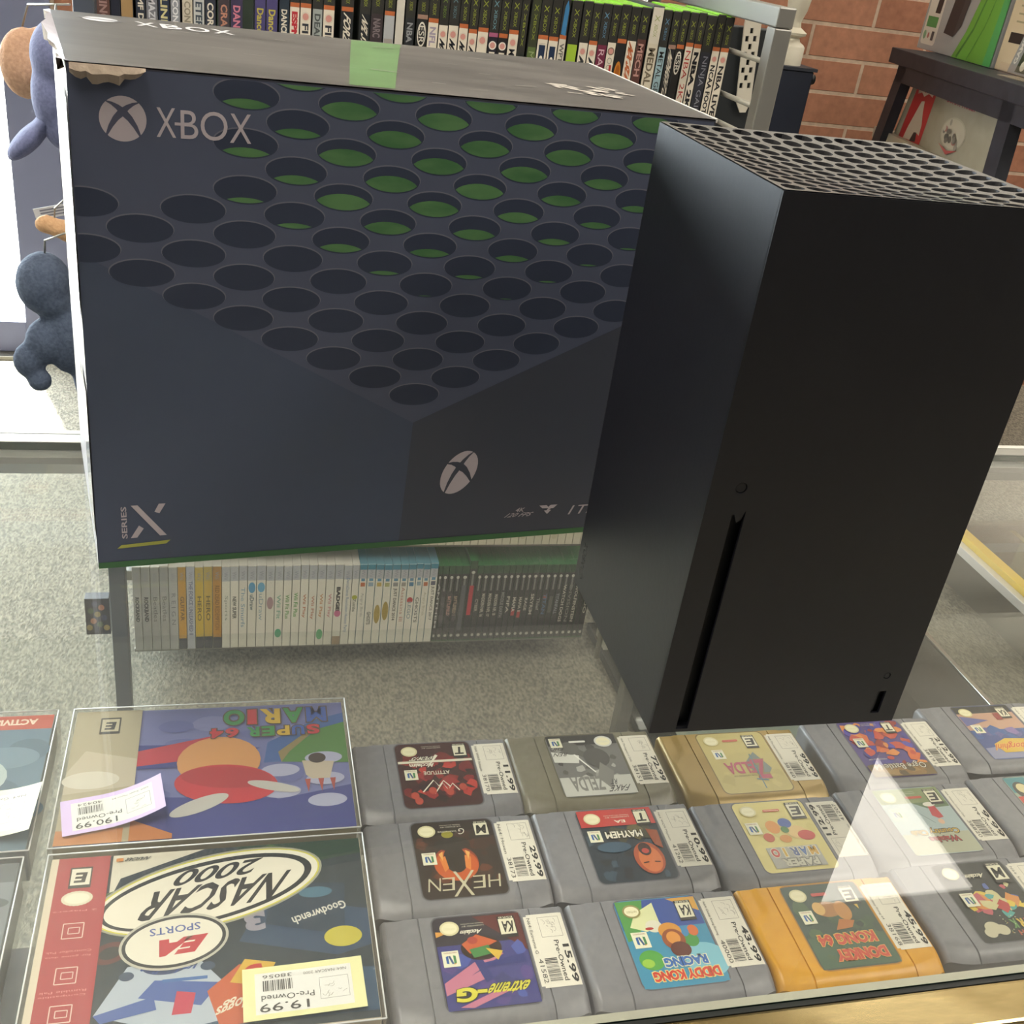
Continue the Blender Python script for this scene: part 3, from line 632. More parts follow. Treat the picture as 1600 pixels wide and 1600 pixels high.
def A_zmm(c):
    flames(c, ['#6d6d6a', '#8d8d88', '#55554f', '#a3a39c', '#3f3f3c'], 26, 12); c.rect(.0005, .0005, LW-.0005, .0110, '#2c2c2a'); c.rect(.0005, .0440, LW-.0005, LH-.0005, '#b9b9b0')
    c.poly([(.034, .022), (.0545, .017), (.0545, .028), (.036, .030)], '#c9c9c0'); c.line([(.038, .0200), (.026, .040)], .0012, '#e0e0d8'); c.ell(.0210, .0250, .0100, .0100, '#4a4a47'); c.ell(.0390, .0140, .0070, .0070, '#5a5a55'); c.poly([(.0120, .040), (.0200, .030), (.0260, .046), (.0180, .058)], '#7b7b75')
    c.text('ZELDA', .0230, .0440, .0480, .0580, '#7a7a74', bold=.03); c.text('FAKE', .0060, .0540, .0200, .0600, '#26252a', shear=.3); c.text('RT', .0130, .0480, .0180, .0530, '#26252a', shear=.3); c.text('REN', .0430, .0185, .0530, .0220, '#1c1c20', shear=.2); c.text('CHO', .0440, .0120, .0540, .0160, '#1c1c20', shear=.2)
    c.rrect(.0250, .0065, .0380, .0085, .0008, '#d8d8cf'); seal(c, .0110, .0085, '#c9c9c2', .0068); n64(c, .0440, .0030)
def A_zel(c):
    flames(c, ['#b8a968', '#c0b06e', '#b0a262'], 14, 13); c.poly([(.008, .040), (.016, .022), (.028, .034), (.018, .052)], '#6f7a76'); outlined(c, 'Z', .0110, .0300, .0230, .0500, '#a8475c', '#8a7a54', .03); c.text('ELDA', .0215, .0320, .0450, .0440, '#a8475c', bold=.03)
    c.text('THE LEGEND OF', .023, .0455, .042, .0470, '#6f6a4a'); c.line([(.020, .024), (.0215, .060)], .0008, '#5d7f8c'); c.line([(.016, .052), (.025, .050)], .0012, '#5d7f8c')
    c.rrect(.0230, .0075, .0360, .0098, .001, '#b85a46'); esrb(c, .0080, .0035, 1.0, 'E'); n64(c, .0400, .0180)
def A_ogre(c):
    c.rect(.0005, .0005, LW-.0005, LH-.0005, '#4a3a7a'); flames(c, ['#b5402a', '#c9622f', '#8c2c26', '#4c3f9a', '#3a3488', '#d08038'], 60, 14, (.002, .004, .052, .05)); c.rect(.0005, .0500, LW-.0005, LH-.0005, '#6f5a36'); flames(c, ['#8a6a3a', '#5a4a30', '#9a7a48'], 16, 15, (.002, .052, .052, .061))
    outlined(c, 'Ogre Battle 64', .0050, .0475, .0500, .0555, '#ddd8c4', '#3a2a2a', .0); c.ell(.0300, .0430, .0030, .0020, '#b03a2c'); c.text('PERSON OF', .034, .0430, .050, .0445, '#cfc9b4'); esrb(c, .0080, .0030, .9, 'T'); n64(c, .0420, .0200)
def A_cru(c):
    c.rect(.0005, .0005, LW-.0005, .0090, '#2c2b28'); c.rect(.0005, .0090, LW-.0005, .0290, '#b58f78'); c.rect(.0005, .0290, LW-.0005, LH-.0005, '#3f4e82'); c.poly([(.0005, .045), (.0545, .050), (.0545, .062), (.0005, .062)], '#8285a0'); flames(c, ['#5a5a8c', '#7d6a9a', '#3a5a90'], 16, 16, (.002, .03, .052, .045)); c.poly([(.0545, .012), (.030, .018), (.0545, .024)], '#5d5f90')
    c.poly([(.004, .042), (.030, .040), (.044, .046), (.040, .056), (.006, .056)], '#c9a63a'); outlined(c, 'Lamborghini', .0030, .0440, .0440, .0530, '#b8382d', '#d8a848', .0, .15); c.rect(.0150, .0100, .0210, .0180, '#8c302a'); seal(c, .0455, .0080, '#c9c08c'); esrb(c, .0050, .0030, .95, 'KA'); n64(c, .0420, .0230)
def A_teal(c):
    c.rect(.0005, .0005, LW-.0005, LH-.0005, '#8a9a86'); c.rect(.036, .0005, LW-.0005, .016, '#3f7f86'); c.ell(.046, .014, .007, .009, '#3a3a36'); c.ell(.045, .012, .005, .005, '#c9bc8c'); c.rect(.038, .020, LW-.0005, .034, '#b83a30')
def barcode(c, x0, y0, x1, y1, seed):
    random.seed(seed); x = x0
    while x < x1:
        w = random.choice([.00025, .0004, .0007]); c.rect(x, y0, min(x+w, x1), y1, '#4a4844'); c.k -= 1; x += w+random.choice([.0003, .0005, .0007])
    c.k += 1
GREY = noisemat('grey_cart_plastic', '#76767a', '#7d7d80', 200, .38, 0, .03); OLIVE = noisemat('olive_cart_plastic', '#6f6b58', '#767260', 200, .36, 0, .03)
GOLD = noisemat('gold_cart_plastic', '#8f7742', '#a58c54', 25, .34, .25, .03); YEL = noisemat('yellow_cart_plastic', '#cb900f', '#d29818', 100, .36, 0, .02)
shells = {}
CARTS = [  # x centre, y centre, shell, ground colour, art, price, number, name, flip, label words
 (-.0770, -.0172, 'g', '#2c2630', A_ext, '15.99', '41582', 'N64: Extreme G', 0, 'grey game cartridge with purple label and yellow lettering, priced 15.99', 'e'),
 (.0405, -.0172, 'g', '#3a86a6', A_diddy, '43.99', '40000', 'N64: Diddy Kong Racing', 0, 'grey game cartridge with bright blue and green racing label, priced 43.99', 'd'),
 (.1570, -.0180, 'y', '#33463a', A_dk, '45.99', '38168', 'N64: Donkey Kong 64', 0, 'bright yellow game cartridge with dark green label, priced 45.99', 'k'),
 (.2760, -.0120, 'g', '#262a28', A_park, '29.99', '38181', 'N64: South Park', 0, 'grey game cartridge with black label of red and yellow shapes, right of the yellow one', 's'),
 (-.0790, .0600, 'g', '#2c2018', A_hexen, '29.99', '38173', 'N64: Hexen', 0, 'grey game cartridge with brown label and scratchy white lettering, priced 29.99', 'h'),
 (.0375, .0602, 'g', '#1d2a35', A_mayhem, '10.99', '41262', 'N64: WCW Mayhem', 0, 'grey game cartridge with red band over a shouting orange face, priced 10.99', 'm'),
 (.1545, .0570, 'g', '#cfc178', A_paper, '112.99', '41207', 'N64: Paper Mario', 1, 'grey game cartridge with pale yellow label, priced 112.99 on a sticker turned around', 'p'),
 (.2710, .0605, 'g', '#9fb0b0', A_waia, '9.99', '38820', 'N64: Waialae Country Club', 0, 'grey game cartridge with golf label and red shirt, priced 9.99', 'w'),
 (.3880, .0640, 'g', '#8a9a86', A_teal, '19.99', '38177', 'N64: Game', 0, 'grey game cartridge with teal and red label, right end of the middle row', 't'),
 (-.0800, .1365, 'g', '#3a1614', A_wwf, '11.99', '38170', 'N64: WWF Attitude', 0, 'grey game cartridge with red and black wrestling label, priced 11.99', 'f'),
 (.0350, .1368, 'o', '#6d6d6a', A_zmm, '72.99', '38151', 'N64: The Legend of Zelda', 0, 'olive grey game cartridge with black and white label and handwriting, priced 72.99', 'z'),
 (.1560, .1300, 'd', '#b8a968', A_zel, '99.99', '38160', 'N64: The Legend of Zelda', 0, 'gold game cartridge with faded tan label, priced 99.99', 'l'),
 (.2815, .1350, 'g', '#4a3a7a', A_ogre, '212.99', '38191', 'N64: Ogre Battle 64', 0, 'grey game cartridge with orange and violet label, priced 212.99', 'o'),
 (.3960, .1465, 'g', '#3f4e82', A_cru, '17.99', '38144', 'N64: Lamborghini', 0, 'grey game cartridge with blue racing label and yellow car in the far row', 'c'),
]
for (x, y, sh, ground, art, price, num, nm, flip, lab, key) in CARTS:
    mt = {'g': GREY, 'o': OLIVE, 'd': GOLD, 'y': YEL}[sh]
    t = thing('game_cartridge', lab, 'game cartridge', (x, y, SZ), 'game cartridges on the glass shelf')
    if sh not in shells: o = cart_mesh(mt); shells[sh] = o; o.parent = t
    else: o = shells[sh].copy(); C.objects.link(o); o.parent = t
    m = M(); c = Cv(m, lambda u, v, h: Vector((LW/2+.0008-u, .0355-v, CH+h)), .000012, .00006, .3)
    dark = {'g': '#5a5a5e', 'o': '#57543f', 'd': '#6e5c30', 'y': '#a06c14'}[sh]
    c.rrect(-.0009, -.0009, LW+.0009, LH+.0009, .0052, dark); c.rrect(0, 0, LW, LH, .0046, ground)
    art(c)
    if art not in (A_diddy, A_dk, A_park, A_zmm, A_cru, A_teal): seal(c)
    if art in (A_hexen, A_ogre, A_waia, A_wwf): small(c, .022, .0035, .014)
    m.build('paper_label', t, recalc=False)
    sw, shh = .0510, .0288
    m = M()
    def sf(u, v, h):
        lx, ly = (.0302+v, .0318-u) if not flip else (.0560-v, -.0192+u)
        z = CH; a = CW/2-abs(lx)
        if a < .0045: z -= .0045-.0045*math.sqrt(max(0, 1-((.0045-max(a, 0))/.0045)**2))
        return Vector((lx, ly, z+.0001+h))
    c = Cv(m, sf, .000012, .00012, .5); 
    # paper in strips so that it bends over the rounded edge
    for k in range(14):
        v0, v1 = shh*k/14, shh*(k+1)/14; e = .0012 if k in (0, 13) else 0
        if v1 > .0262: continue
        c.poly([(e, v0), (sw-e, v0), (sw-e*(k == 0), v1), (e*(k == 0), v1)], '#dad5c6'); c.k -= 1
    c.k += 1
    ww, hh = sw, .0255
    c.frame(.05*ww, .34*hh, .33*ww, .86*hh, .0002, '#55524c'); random.seed(ord(key))
    for k in range(9):
        xx, yy = random.uniform(.09, .28)*ww, random.uniform(.42, .78)*hh; c.line([(xx+math.cos(a)*.035*ww, yy+math.sin(a)*.07*hh) for a in [random.uniform(0, 2)+q*.5 for q in range(5)]], .00022, '#8d8a80')
    c.text('Pre-Owned', .385*ww, .585*hh, .93*ww, .705*hh, '#35332f', bold=.01); c.text(price, (.45 if len(price) < 6 else .38)*ww, .765*hh, .96*ww, .925*hh, '#1e1c19', bold=.03)
    barcode(c, .62*ww, .24*hh, .93*ww, .54*hh, ord(key)); c.text(num, .62*ww, .09*hh, .94*ww, .20*hh, '#4a4844'); c.text(nm, .05*ww, .07*hh, .55*ww, .15*hh, '#55524c')
    m.build('price_sticker', t, recalc=False)

# ------------------------------------------------------------------ boxed games in clear protectors
def boxed(label, x0, y0, x1, y1, art, tags, side='#c9c2ae', base=noisemat('carton_dark', '#20242c', '#2a2e36', 5, .4)):
    t = thing('boxed_game', label, 'boxed game', ((x0+x1)/2, (y0+y1)/2, SZ), 'boxed games in clear plastic protectors')
    w, d, h = x1-x0, y1-y0, .0285
    m = M(); m.box((-w/2+.002, -d/2+.002, .0015), (w/2-.002, d/2-.002, h), side, bev=.0008); m.build('carton', t)
    m = M(); c = Cv(m, lambda u, v, k: Vector((w/2-.0025-u, d/2-.0025-v, h+k)), .000012, .00006, .35); art(c, w-.005, d-.005); m.build('cover_print', t, recalc=False)
    m = M(); m.box((-w/2, -d/2, .0004), (w/2, d/2, h+.0022), CLEAR)
    for sx in (-1, 1): m.tube([(sx*w/2, -d/2, h+.002), (sx*w/2, d/2, h+.002)], .0005, mat('#e4e6e6', .2), 6)
    for sy in (-1, 1): m.tube([(-w/2, sy*d/2, h+.002), (w/2, sy*d/2, h+.002)], .0005, mat('#e4e6e6', .2), 6)
    m.build('plastic_protector', t)
    for (fn, paper, label2, pr, nu, nn, W_, H_, sd) in tags:
        m = M(); c = Cv(m, fn, .000012, .00002, .5)
        n = 40
        for k in range(n): c.poly([(W_*k/n, 0), (W_*(k+1)/n, 0), (W_*(k+1)/n, H_), (W_*k/n, H_)], paper); c.k -= 1
        c.k += 1
        a = .10*W_; b = .12*H_; ww, hh = W_*.80, H_*.78
        for k in range(n): c.poly([(a+ww*k/n, b), (a+ww*(k+1)/n, b), (a+ww*(k+1)/n, b+hh), (a+ww*k/n, b+hh)], '#d9d8d2'); c.k -= 1
        c.k += 1
        g = lambda u, v: (a+u*ww, b+v*hh)
        def T(s, u0, v0, u1, v1, col, **k): p = g(u0, v0); q = g(u1, v1); c.text(s, p[0], p[1], q[0], q[1], col, **k)
        p = g(.04, .28); q = g(.34, .80); c.frame(p[0], p[1], q[0], q[1], .0002, '#77746c'); random.seed(sd)
        for k in range(9):
            xx, yy = g(random.uniform(.08, .30), random.uniform(.36, .72)); c.line([(xx+math.cos(r)*.03*ww, yy+math.sin(r)*.06*hh) for r in [random.uniform(0, 2)+q_*.5 for q_ in range(5)]], .00022, '#9a978d')
        T(pr, .46, .76, .96, .96, '#45433e', bold=.005); T('Pre-Owned', .40, .56, .94, .70, '#45433e'); T(nu, .62, .06, .92, .15, '#55524c'); T(nn, .05, .08, .50, .15, '#77746c')
        p = g(.62, .20); q = g(.92, .46); barcode(c, p[0], p[1], q[0], q[1], sd)
        m.build('price_tag', t, recalc=False)
    return t
def sp(c, x, y, s, col='#dcd7c6', ch='E'):
    c.rect(x, y, x+.0125*s, y+.0155*s, '#3a3833'); c.rect(x+.0008, y+.0012, x+.0125*s-.0008, y+.0155*s-.0022*s, col); c.text(ch, x+.003*s, y+.004*s, x+.0095*s, y+.0115*s, '#33312c', bold=.04, shear=.15)
def art_nascar(c, w, d):
    c.rect(0, 0, w, d, '#1f2f38'); c.poly([(0, 0), (w*.42, 0), (w*.30, .020), (0, .012)], '#1b3a2c'); c.poly([(w*.52, 0), (w-.035, 0), (w-.035, .035), (w*.78, .018)], '#cfcab8'); c.poly([(w*.25, .004), (w*.85, .030), (w*.80, .055), (w*.62, .03), (w*.3, .0)], '#3f5a34')
    c.poly([(0, .055), (.06, .040), (.075, .070), (.02, .085), (0, .08)], '#25405c'); c.poly([(0, .095), (.05, .090), (.10, .122), (0, .122)], '#2a4a66')
    def rt(s, x0, y0, x1, y1, col, ang, **k):    # rotated lettering
        vs, fs = glyphs(s, k.get('bold', 0)); sh = k.get('shear', 0); ca, sa = math.cos(ang), math.sin(ang); W2, H2 = x1-x0, y1-y0; cx, cy = (x0+x1)/2, (y0+y1)/2; out = []
        for u, v in vs: a_ = (u+sh*(v-.5)-.5)*W2; b_ = (v-.5)*H2; out.append((cx+a_*ca-b_*sa, cy+a_*sa+b_*ca))
        c._put(out, fs, col)
    # the cover is printed the other way up from the counter side: v grows towards the viewer
    c.poly([(.075, .105), (.100, .075), (.135, .080), (.150, .108), (.110, .122), (.085, .118)], '#a9b4c0'); c.poly([(.085, .095), (.120, .090), (.128, .100), (.095, .108)], '#3f5a9a'); c.poly([(.098, .100), (.108, .098), (.110, .112), (.100, .112)], '#b5304a'); c.ell(.115, .082, .012, .005, '#2c3f66'); c.rect(.092, .090, .116, .092, '#3a66a0')
    c.poly([(.045, .092), (.075, .085), (.092, .100), (.085, .122), (.050, .120)], '#b8542a'); c.poly([(.055, .086), (.072, .082), (.080, .096), (.062, .100)], '#c9a232'); rt('5', .062, .086, .072, .096, '#b5302a', .2, bold=.06); c.ell(.052, .112, .007, .007, '#20201c'); rt('Kelloggs', .060, .104, .088, .112, '#d8cfb8', .35, bold=.02, shear=.2); rt('valvoline', .098, .0795, .128, .0865, '#2c4a8a', -.05, bold=.02, shear=.2)
    for px_, py_ in ((.0920, .084), (.1010, .0805), (.1350, .0860)): c.ell(px_, py_, .0040, .0028, '#33475f')
    c.poly([(.120, .100), (.150, .108), (.146, .113), (.118, .108)], '#3f5a9a'); c.ell(.1450, .070, .010, .007, '#5a2a2a', 20, .3); c.ell(.1450, .070, .006, .004, '#20262a', 20, .3)
    c.poly([(.012, .035), (.055, .030), (.060, .060), (.015, .072)], '#1f3548'); rt('Goodwrench', .012, .052, .045, .058, '#cfccc0', .30, bold=.02); c.rect(.038, .030, .060, .034, '#7a3a52'); c.ell(.030, .040, .010, .004, '#3f6a80'); rt('3', .060, .050, .072, .064, '#8d8a96', .1, bold=.06); c.ell(.078, .045, .009, .008, '#a84a3a'); c.ell(.016, .073, .011, .007, '#b8ae3a')
    c.ell(w*.495, .032, .068, .0265, '#9a9a86', 48, .22); c.ell(w*.495, .032, .0665, .0252, '#c9c23e', 48, .22); c.ell(w*.495, .032, .0655, .0243, '#e0dccb', 48, .22); c.ell(w*.50, .0325, .0625, .0222, '#1c2226', 48, .22); c.ell(w*.505, .033, .0590, .0195, '#ded9c8', 48, .22)
    rt('NASCAR', .050, .0265, .131, .0465, '#1b1d20', .11, bold=.02, shear=.2); rt('2000', .064, .0135, .112, .0245, '#1b1d20', .12, bold=.02, shear=.2)
    c.ell(w*.60, .066, .030, .0185, '#b9b6a6', 40, .10); c.ell(w*.60, .066, .0285, .0170, '#262a2c', 40, .10); c.ell(w*.60, .066, .0265, .0152, '#dcd8c8', 40, .10)
    rt('EA', w*.60-.015, .064, w*.60+.012, .075, '#b5303a', .08, bold=.07, shear=.3); rt('SPORTS', w*.60-.014, .0555, w*.60+.014, .0605, '#4a5c9a', .08, bold=.01)
    # red band with the symbols
    x0 = w-.0335; c.rect(x0, 0, w-.004, d, '#a3353a'); c.rect(w-.004, 0, w, d, '#cfc4ae')
    sp(c, x0+.0095, .0075, 1.0); c.seal(x0+.016, .0305, .0085, .0052, '#cfcab0'); c.ell(x0+.016, .0305, .0070, .0038, '#e0dcc6')
    for yy, tt in ((.0385, '2 Players'), (.0660, 'Controller Pak'), (.0690, 'for game data'), (.0910, 'Rumble Pak'), (.0935, 'Compatible')): c.text(tt, x0+.004, yy, x0+.028, yy+.0014, '#d98a88')
    for yy in (.052, .081, .104):
        c.frame(x0+.010, yy-.004, x0+.021, yy+.006, .0006, '#dcc0b4'); c.frame(x0+.012, yy-.001, x0+.018, yy+.003, .0005, '#dcc0b4')
    c.ell(x0+.0155, .119, .0150, .0045, '#2f5a3a'); c.text('SPORTS', x0+.004, .1165, x0+.027, .1215, '#dcd7c6', bold=.03)
    c.text('NASCAR', w-.056, .0030, w-.042, .0055, '#5a5a54', bold=.04, shear=.2); c.rect(w-.041, .0030, w-.037, .0055, '#c9803a')
def art_mario(c, w, d):
    c.rect(0, 0, w, d, '#6d72a0'); random.seed(21)
    for k in range(26): c.ell(random.uniform(.026, w-.05), random.uniform(.014, d-.014), random.uniform(.008, .024), random.uniform(.004, .012), random.choice(['#7d80aa', '#6a6f9e', '#8689ae', '#5f6598']))
    c.poly([(0, .085), (.05, .095), (.06, .075), (.09, .09), (.145, .085), (.15, d), (0, d)], '#3a4080')
    c.poly([(.0, .012), (.02, .018), (.055, .040), (.058, .060), (.0, .058)], '#3f5f96'); c.poly([(.0, .022), (.018, .028), (.040, .048), (.046, .060), (.0, .064)], '#4c7a3a'); c.poly([(.018, .026), (.022, .026), (.048, .050), (.046, .060), (.040, .050)], '#8a7a50')
    for k in range(5): c.ell(.017+.03*(k % 2), .098-.010*k, .013, .006, '#a5a7c0')
    c.poly([(.010, .062), (.032, .060), (.030, .074), (.026, .078), (.014, .078)], '#b9ac98'); c.ell(.0215, .058, .006, .005, '#3a2c26')
    for x in (.012, .020, .029): c.poly([(x-.002, .078), (x+.002, .078), (x, .090)], '#a3483c')
    # a plain stand-in picture: big red cap shape over a round orange ball
    c.poly([(.060, .030+.015), (.118, .022+.016), (.155, .036), (.160, .060), (.100, .060)], '#31397a'); c.poly([(.090, .030), (.148, .044), (.150, .058), (.092, .052)], '#b03440')
    c.ell(.088, .056, .028, .024, '#c98f56'); c.ell(.083, .078, .034, .018, '#b82f38', 32, -.12); c.ell(.083, .072, .030, .010, '#a42a32', 32, -.12)
    c.ell(.100, .096, .020, .006, '#b9b6ae', 24, .4); c.ell(.052, .083, .018, .004, '#b9b6ae', 24, -.3)
    x = .012                                      # letters run along u (right to left from the counter side)
    for s, col in zip('MARIO', ['#3c58a0', '#3f8a4c', '#c9a63a', '#b8343a', '#3f8a4c']):
        wd = .0065 if s == 'I' else .0145; outlined(c, s, x, .0045, x+wd, .0205, col, '#5a4a3a', .04, 0, .0009); x += wd+.0022
    x = .018
    for s, col in zip('SUPER 64', ['#b8343a', '#3c58a0', '#c9a63a', '#3f8a4c', '#3f8a4c', '', '#b8343a', '#b8343a']):
        if col: outlined(c, s, x, .0235, x+.0090, .0335, col, '#5a4a3a', .04, 0, .0007)
        x += .0106 if col else .004
    c.rect(w-.0440, 0, w, d, '#a89f84'); c.poly([(w-.044, .050), (w-.010, .040), (w, .060), (w, .080), (w-.044, .075)], '#b8ae98'); c.ell(w-.016, .068, .018, .008, '#c9c4b4'); c.rect(w-.040, d-.012, w, d, '#b87a48'); c.poly([(w-.044, d-.018), (w-.070, d-.004), (w-.070, d), (w-.044, d)], '#b8743f'); sp(c, w-.0300, .0075, 1.05, '#b5ac90')
    c.frame(w-.0300, .0075, w-.0169, .0238, .0006, '#4c483e')
def art_act(c, w, d):
    c.rect(0, 0, w, d, '#5c7688'); c.rect(0, 0, w, .0140, '#b0503e'); c.text('ACTIVISION', .010, .0035, .052, .0095, '#dcc9b4', bold=.04); random.seed(31)
    for k in range(22): c.ell(random.uniform(.01, w-.02), random.uniform(.025, d-.01), random.uniform(.008, .022), random.uniform(.005, .014), random.choice(['#6b8494', '#50697a', '#7f929a', '#48606f']))
    c.ell(.055, .060, .034, .022, '#a9b8b8'); c.ell(.056, .060, .030, .018, '#3f5866'); c.ell(.062, .060, .012, .010, '#b87a48'); c.ell(.062, .060, .006, .005, '#c9a06a')
    for k, s in enumerate('THE'): c.text(s, .034+.010*k, .026, .042+.010*k, .036, '#c9c6b8', bold=.03)
def art_grey(c, w, d):
    c.rect(0, 0, w, d, '#7d858a'); c.rect(0, 0, w, .014, '#5f676c'); random.seed(33)
    for k in range(22): c.ell(random.uniform(.01, w-.02), random.uniform(.02, d-.01), random.uniform(.008, .022), random.uniform(.005, .014), random.choice(['#8d9498', '#6b7378', '#99a0a2', '#5c6469']))
    c.rect(.018, .050, .052, .066, '#b5503a'); c.ell(.05, .075, .020, .008, '#4c555a')
HB = .0285+.0027
def tagf(cx, cy, ang, w, h, curl, side=1):      # a paper tag lying on the protector, one end lifting
    ca, sa = math.cos(ang), math.sin(ang)
    def f(u, v, k):
        a = u-w/2; b = v-h/2; s = u/w if side > 0 else 1-u/w; lift = curl*(max(0, (1-s)-.35)/.65)**2
        return Vector((cx+a*ca-b*sa, cy+a*sa+b*ca, HB+lift+k+.0002))
    return f
boxed('boxed game with dark racing cover and red side band in clear protector, tagged 19.99', -.3300, -.0520, -.1405, .0795, art_nascar, [(tagf(.052, -.043, math.pi+.02, .066, .032, .0005), '#d8d6a0', '', '19.99', '38056', 'N64: NASCAR 2000', .066, .032, 3)], side='#c9bda6')
boxed('boxed game with blue sky cover and tan side band in clear protector, tagged 190.99', -.3315, .0845, -.1405, .2125, art_mario, [(tagf(-.060, -.036, math.pi+.17, .062, .030, .010), '#c9b3dc', '', '190.99', '40424', 'N64: Super Mario 64', .062, .030, 4)], side='#a89f84')
boxed('blue boxed game with red top band in clear protector at the left edge', -.5330, .0845, -.3420, .2125, art_act, [(tagf(.066, -.034, math.pi-.05, .060, .040, .008), '#d6d3b6', '', '24.99', '38040', 'N64: Game', .060, .040, 5)], side='#8d969c')
boxed('grey boxed game in a clear protector at the lower left edge, nearest the brass trim', -.5365, -.0520, -.3440, .0795, art_grey, [(tagf(.070, -.048, math.pi, .060, .036, .004), '#d6d3a6', '', '18.99', '38041', 'N64: Game', .060, .036, 6)], side='#8d969c')

# ------------------------------------------------------------------ wire game rack beyond the counter
steel = mat('#8f8d88', .42, .6); wire = mat('#a9a69e', .35, .7)
t = thing('game_rack', 'grey square tube rack with wire sides full of game cases beyond the counter', 'rack', (.03, 1.3, FZ))
TILT = .01
def zrow(x, z0): return z0 - TILT*(.473-x)
def tubebox(m, a, b, r=.0128, mt=None):     # square tube between two points, axis aligned
    lo = [min(p, q)-r for p, q in zip(a, b)]; hi = [max(p, q)+r for p, q in zip(a, b)]; m.box(lo, hi, mt or steel, bev=.002)
RX0, RX1 = -.432, .488; RYF, RYB = 1.015, 1.52
for x in (RX0, RX1):
    for y, zt in ((RYF, .2890), (RYB, .2890)):
        m = M()
        if x == RX0: tubebox(m, (-.404, max(y, 1.098), FZ+.016), (-.404, max(y, 1.098), zt), mt=mat('#565c64', .45, .3))  # darker copy of the steel: backlit shade put into the left post's colour
        else: tubebox(m, (x, y, FZ+.016), (x, y, zt))
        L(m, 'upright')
m = M(); tubebox(m, (RX1, RYF, .315), (RX1, RYB, .315)); L(m, 'top_rail')
m = M(); tubebox(m, (-.404, 1.098, .315), (-.404, RYB, .315), mt=mat('#565c64', .45, .3)); L(m, 'top_rail')  # same steel darkened for the backlit left side
for z in (.315, FZ+.06): m = M(); tubebox(m, (RX0, RYB, z), (RX1, RYB, z), .012); L(m, 'cross_rail')
for z in (.255, .195, .155, .112, .05, -.05, -.15, -.25, -.35):
    m = M(); m.tube([(RX1+.007, RYF, z), (RX1+.007, RYB, z)], .0038, wire); L(m, 'side_wire')
m = M()
for y in (1.20, 1.36): m.tube([(RX1+.008, y, FZ+.05), (RX1+.008, y, .31)], .006, wire)
L(m, 'side_wire')
perf = mat('#39443a', .5, .3)
m = M(); XB = Matrix(((1, 0, 0, 0), (0, 0, -1, 1.49), (0, 1, 0, 0), (0, 0, 0, 1)))
hs = []
for r in range(3):
    for k in range(52): hs.append(circ(-.38+k*.0165+(r % 2)*.008, .318+r*.016, .0055, 8))
plate(m, [(-.42, -.25), (.45, -.25), (.45, .365), (-.42, .365)], hs, .002, perf, XB)
L(m, 'back_panel')
def shelf(x0, x1, y0, y1, za, zb, name='shelf'):
    m = M(); m.hexa([(x0, y0, za-.006), (x0, y0, za), (x0, y1, za-.006), (x0, y1, za), (x1, y0, zb-.006), (x1, y0, zb), (x1, y1, zb-.006), (x1, y1, zb)], steel); L(m, name)
shelf(-.387, .476, 1.155, 1.48, zrow(-.415, .1115), zrow(.476, .1115))
shelf(-.400, .476, 1.25, 1.48, -.6575, -.6575); shelf(-.400, .476, 1.25, 1.48, -.8825, -.8825)

# ------------------------------------------------------------------ game cases
LIME = mat('#8fd23a', .3); ORD = ['first', 'second', 'third', 'fourth', 'fifth', 'sixth', 'seventh', 'eighth', 'ninth', 'tenth', 'eleventh', 'twelfth', 'thirteenth', 'fourteenth', 'fifteenth', 'sixteenth', 'seventeenth', 'eighteenth', 'nineteenth', 'twentieth']
def ordw(k, n):
    tens = {2: 'twenty', 3: 'thirty'}
    def w(i): return ORD[i-1] if i <= 20 else (tens[i//10]+'-'+ORD[i % 10-1] if i % 10 else {30: 'thirtieth'}[i])
    return (w(k+1)+' from left') if k < n/2 else (('last' if n-k == 1 else w(n-k)+' from right') if n-k > 1 else 'furthest right')
def case(x0, x1, yf, z0, hgt, dep, shellc, topc, pr, label, group, lean=0.0):
    g = .0004; w = x1-x0-2*g
    m = M(); m.box((0, 0, 0), (w, dep, hgt), shellc, bev=.0009)
    m.box((-.0002, .0010, hgt-.0012), (w+.0002, dep-.001, hgt+.0006), topc)
    c = Cv(m, lambda u, v, h: Vector((u, -h, v)), .00002, .00004, .35); pr(c, w, hgt)
    o = m.build('game_case', recalc=False); o.location = (x0+g, yf, z0); o.rotation_euler = (0, lean, 0)
    tag(o, label, 'game case', group); return o
CR = '#d8cfbd'
def xb(col, title, tcol, strip='#b5653c', emb='#8f9a3a', split=.29, badge=None, long_=1, top='#34332f', extra=None, bold=.03, shear=0):
    def f(c, w, h):
        sp_ = h*(1-split*.80)
        c.rect(.0004, .0008, w-.0004, h-.0012, top); c.rect(.0004, .0008, w-.0004, sp_, col)
        c.text('X', w*.28, h-.020, w*.72, h-.011, emb, rot=-90); c.text('XBOX', w*.34, sp_+.009, w*.66, h-.023, emb, rot=-90)
        if strip: c.rect(.0004, sp_-.0005, w-.0004, sp_+.0050, strip)
        y = sp_-.006
        if badge: c.ell(w/2, y-.0055, w*.40, w*.42, badge if badge != CR else '#cfc4b2'); c.ell(w/2, y-.0055, w*.28, w*.30, '#c98f84'); y -= .014
        if title: c.text(title, w*.20, max(.004, y-.0085*len(title)*long_), w*.80, y, tcol, rot=-90, bold=bold, shear=shear)
        if extra: extra(c, w, h, sp_)
    return f
def mlb(c, w, h, s): c.rect(w*.2, s-.030, w*.8, s-.008, '#26344e'); c.poly([(w*.2, s-.040), (w*.8, s-.044), (w*.8, s-.030)], '#b53a34'); c.ell(w*.5, s-.026, w*.16, .004, '#e0d8c8')
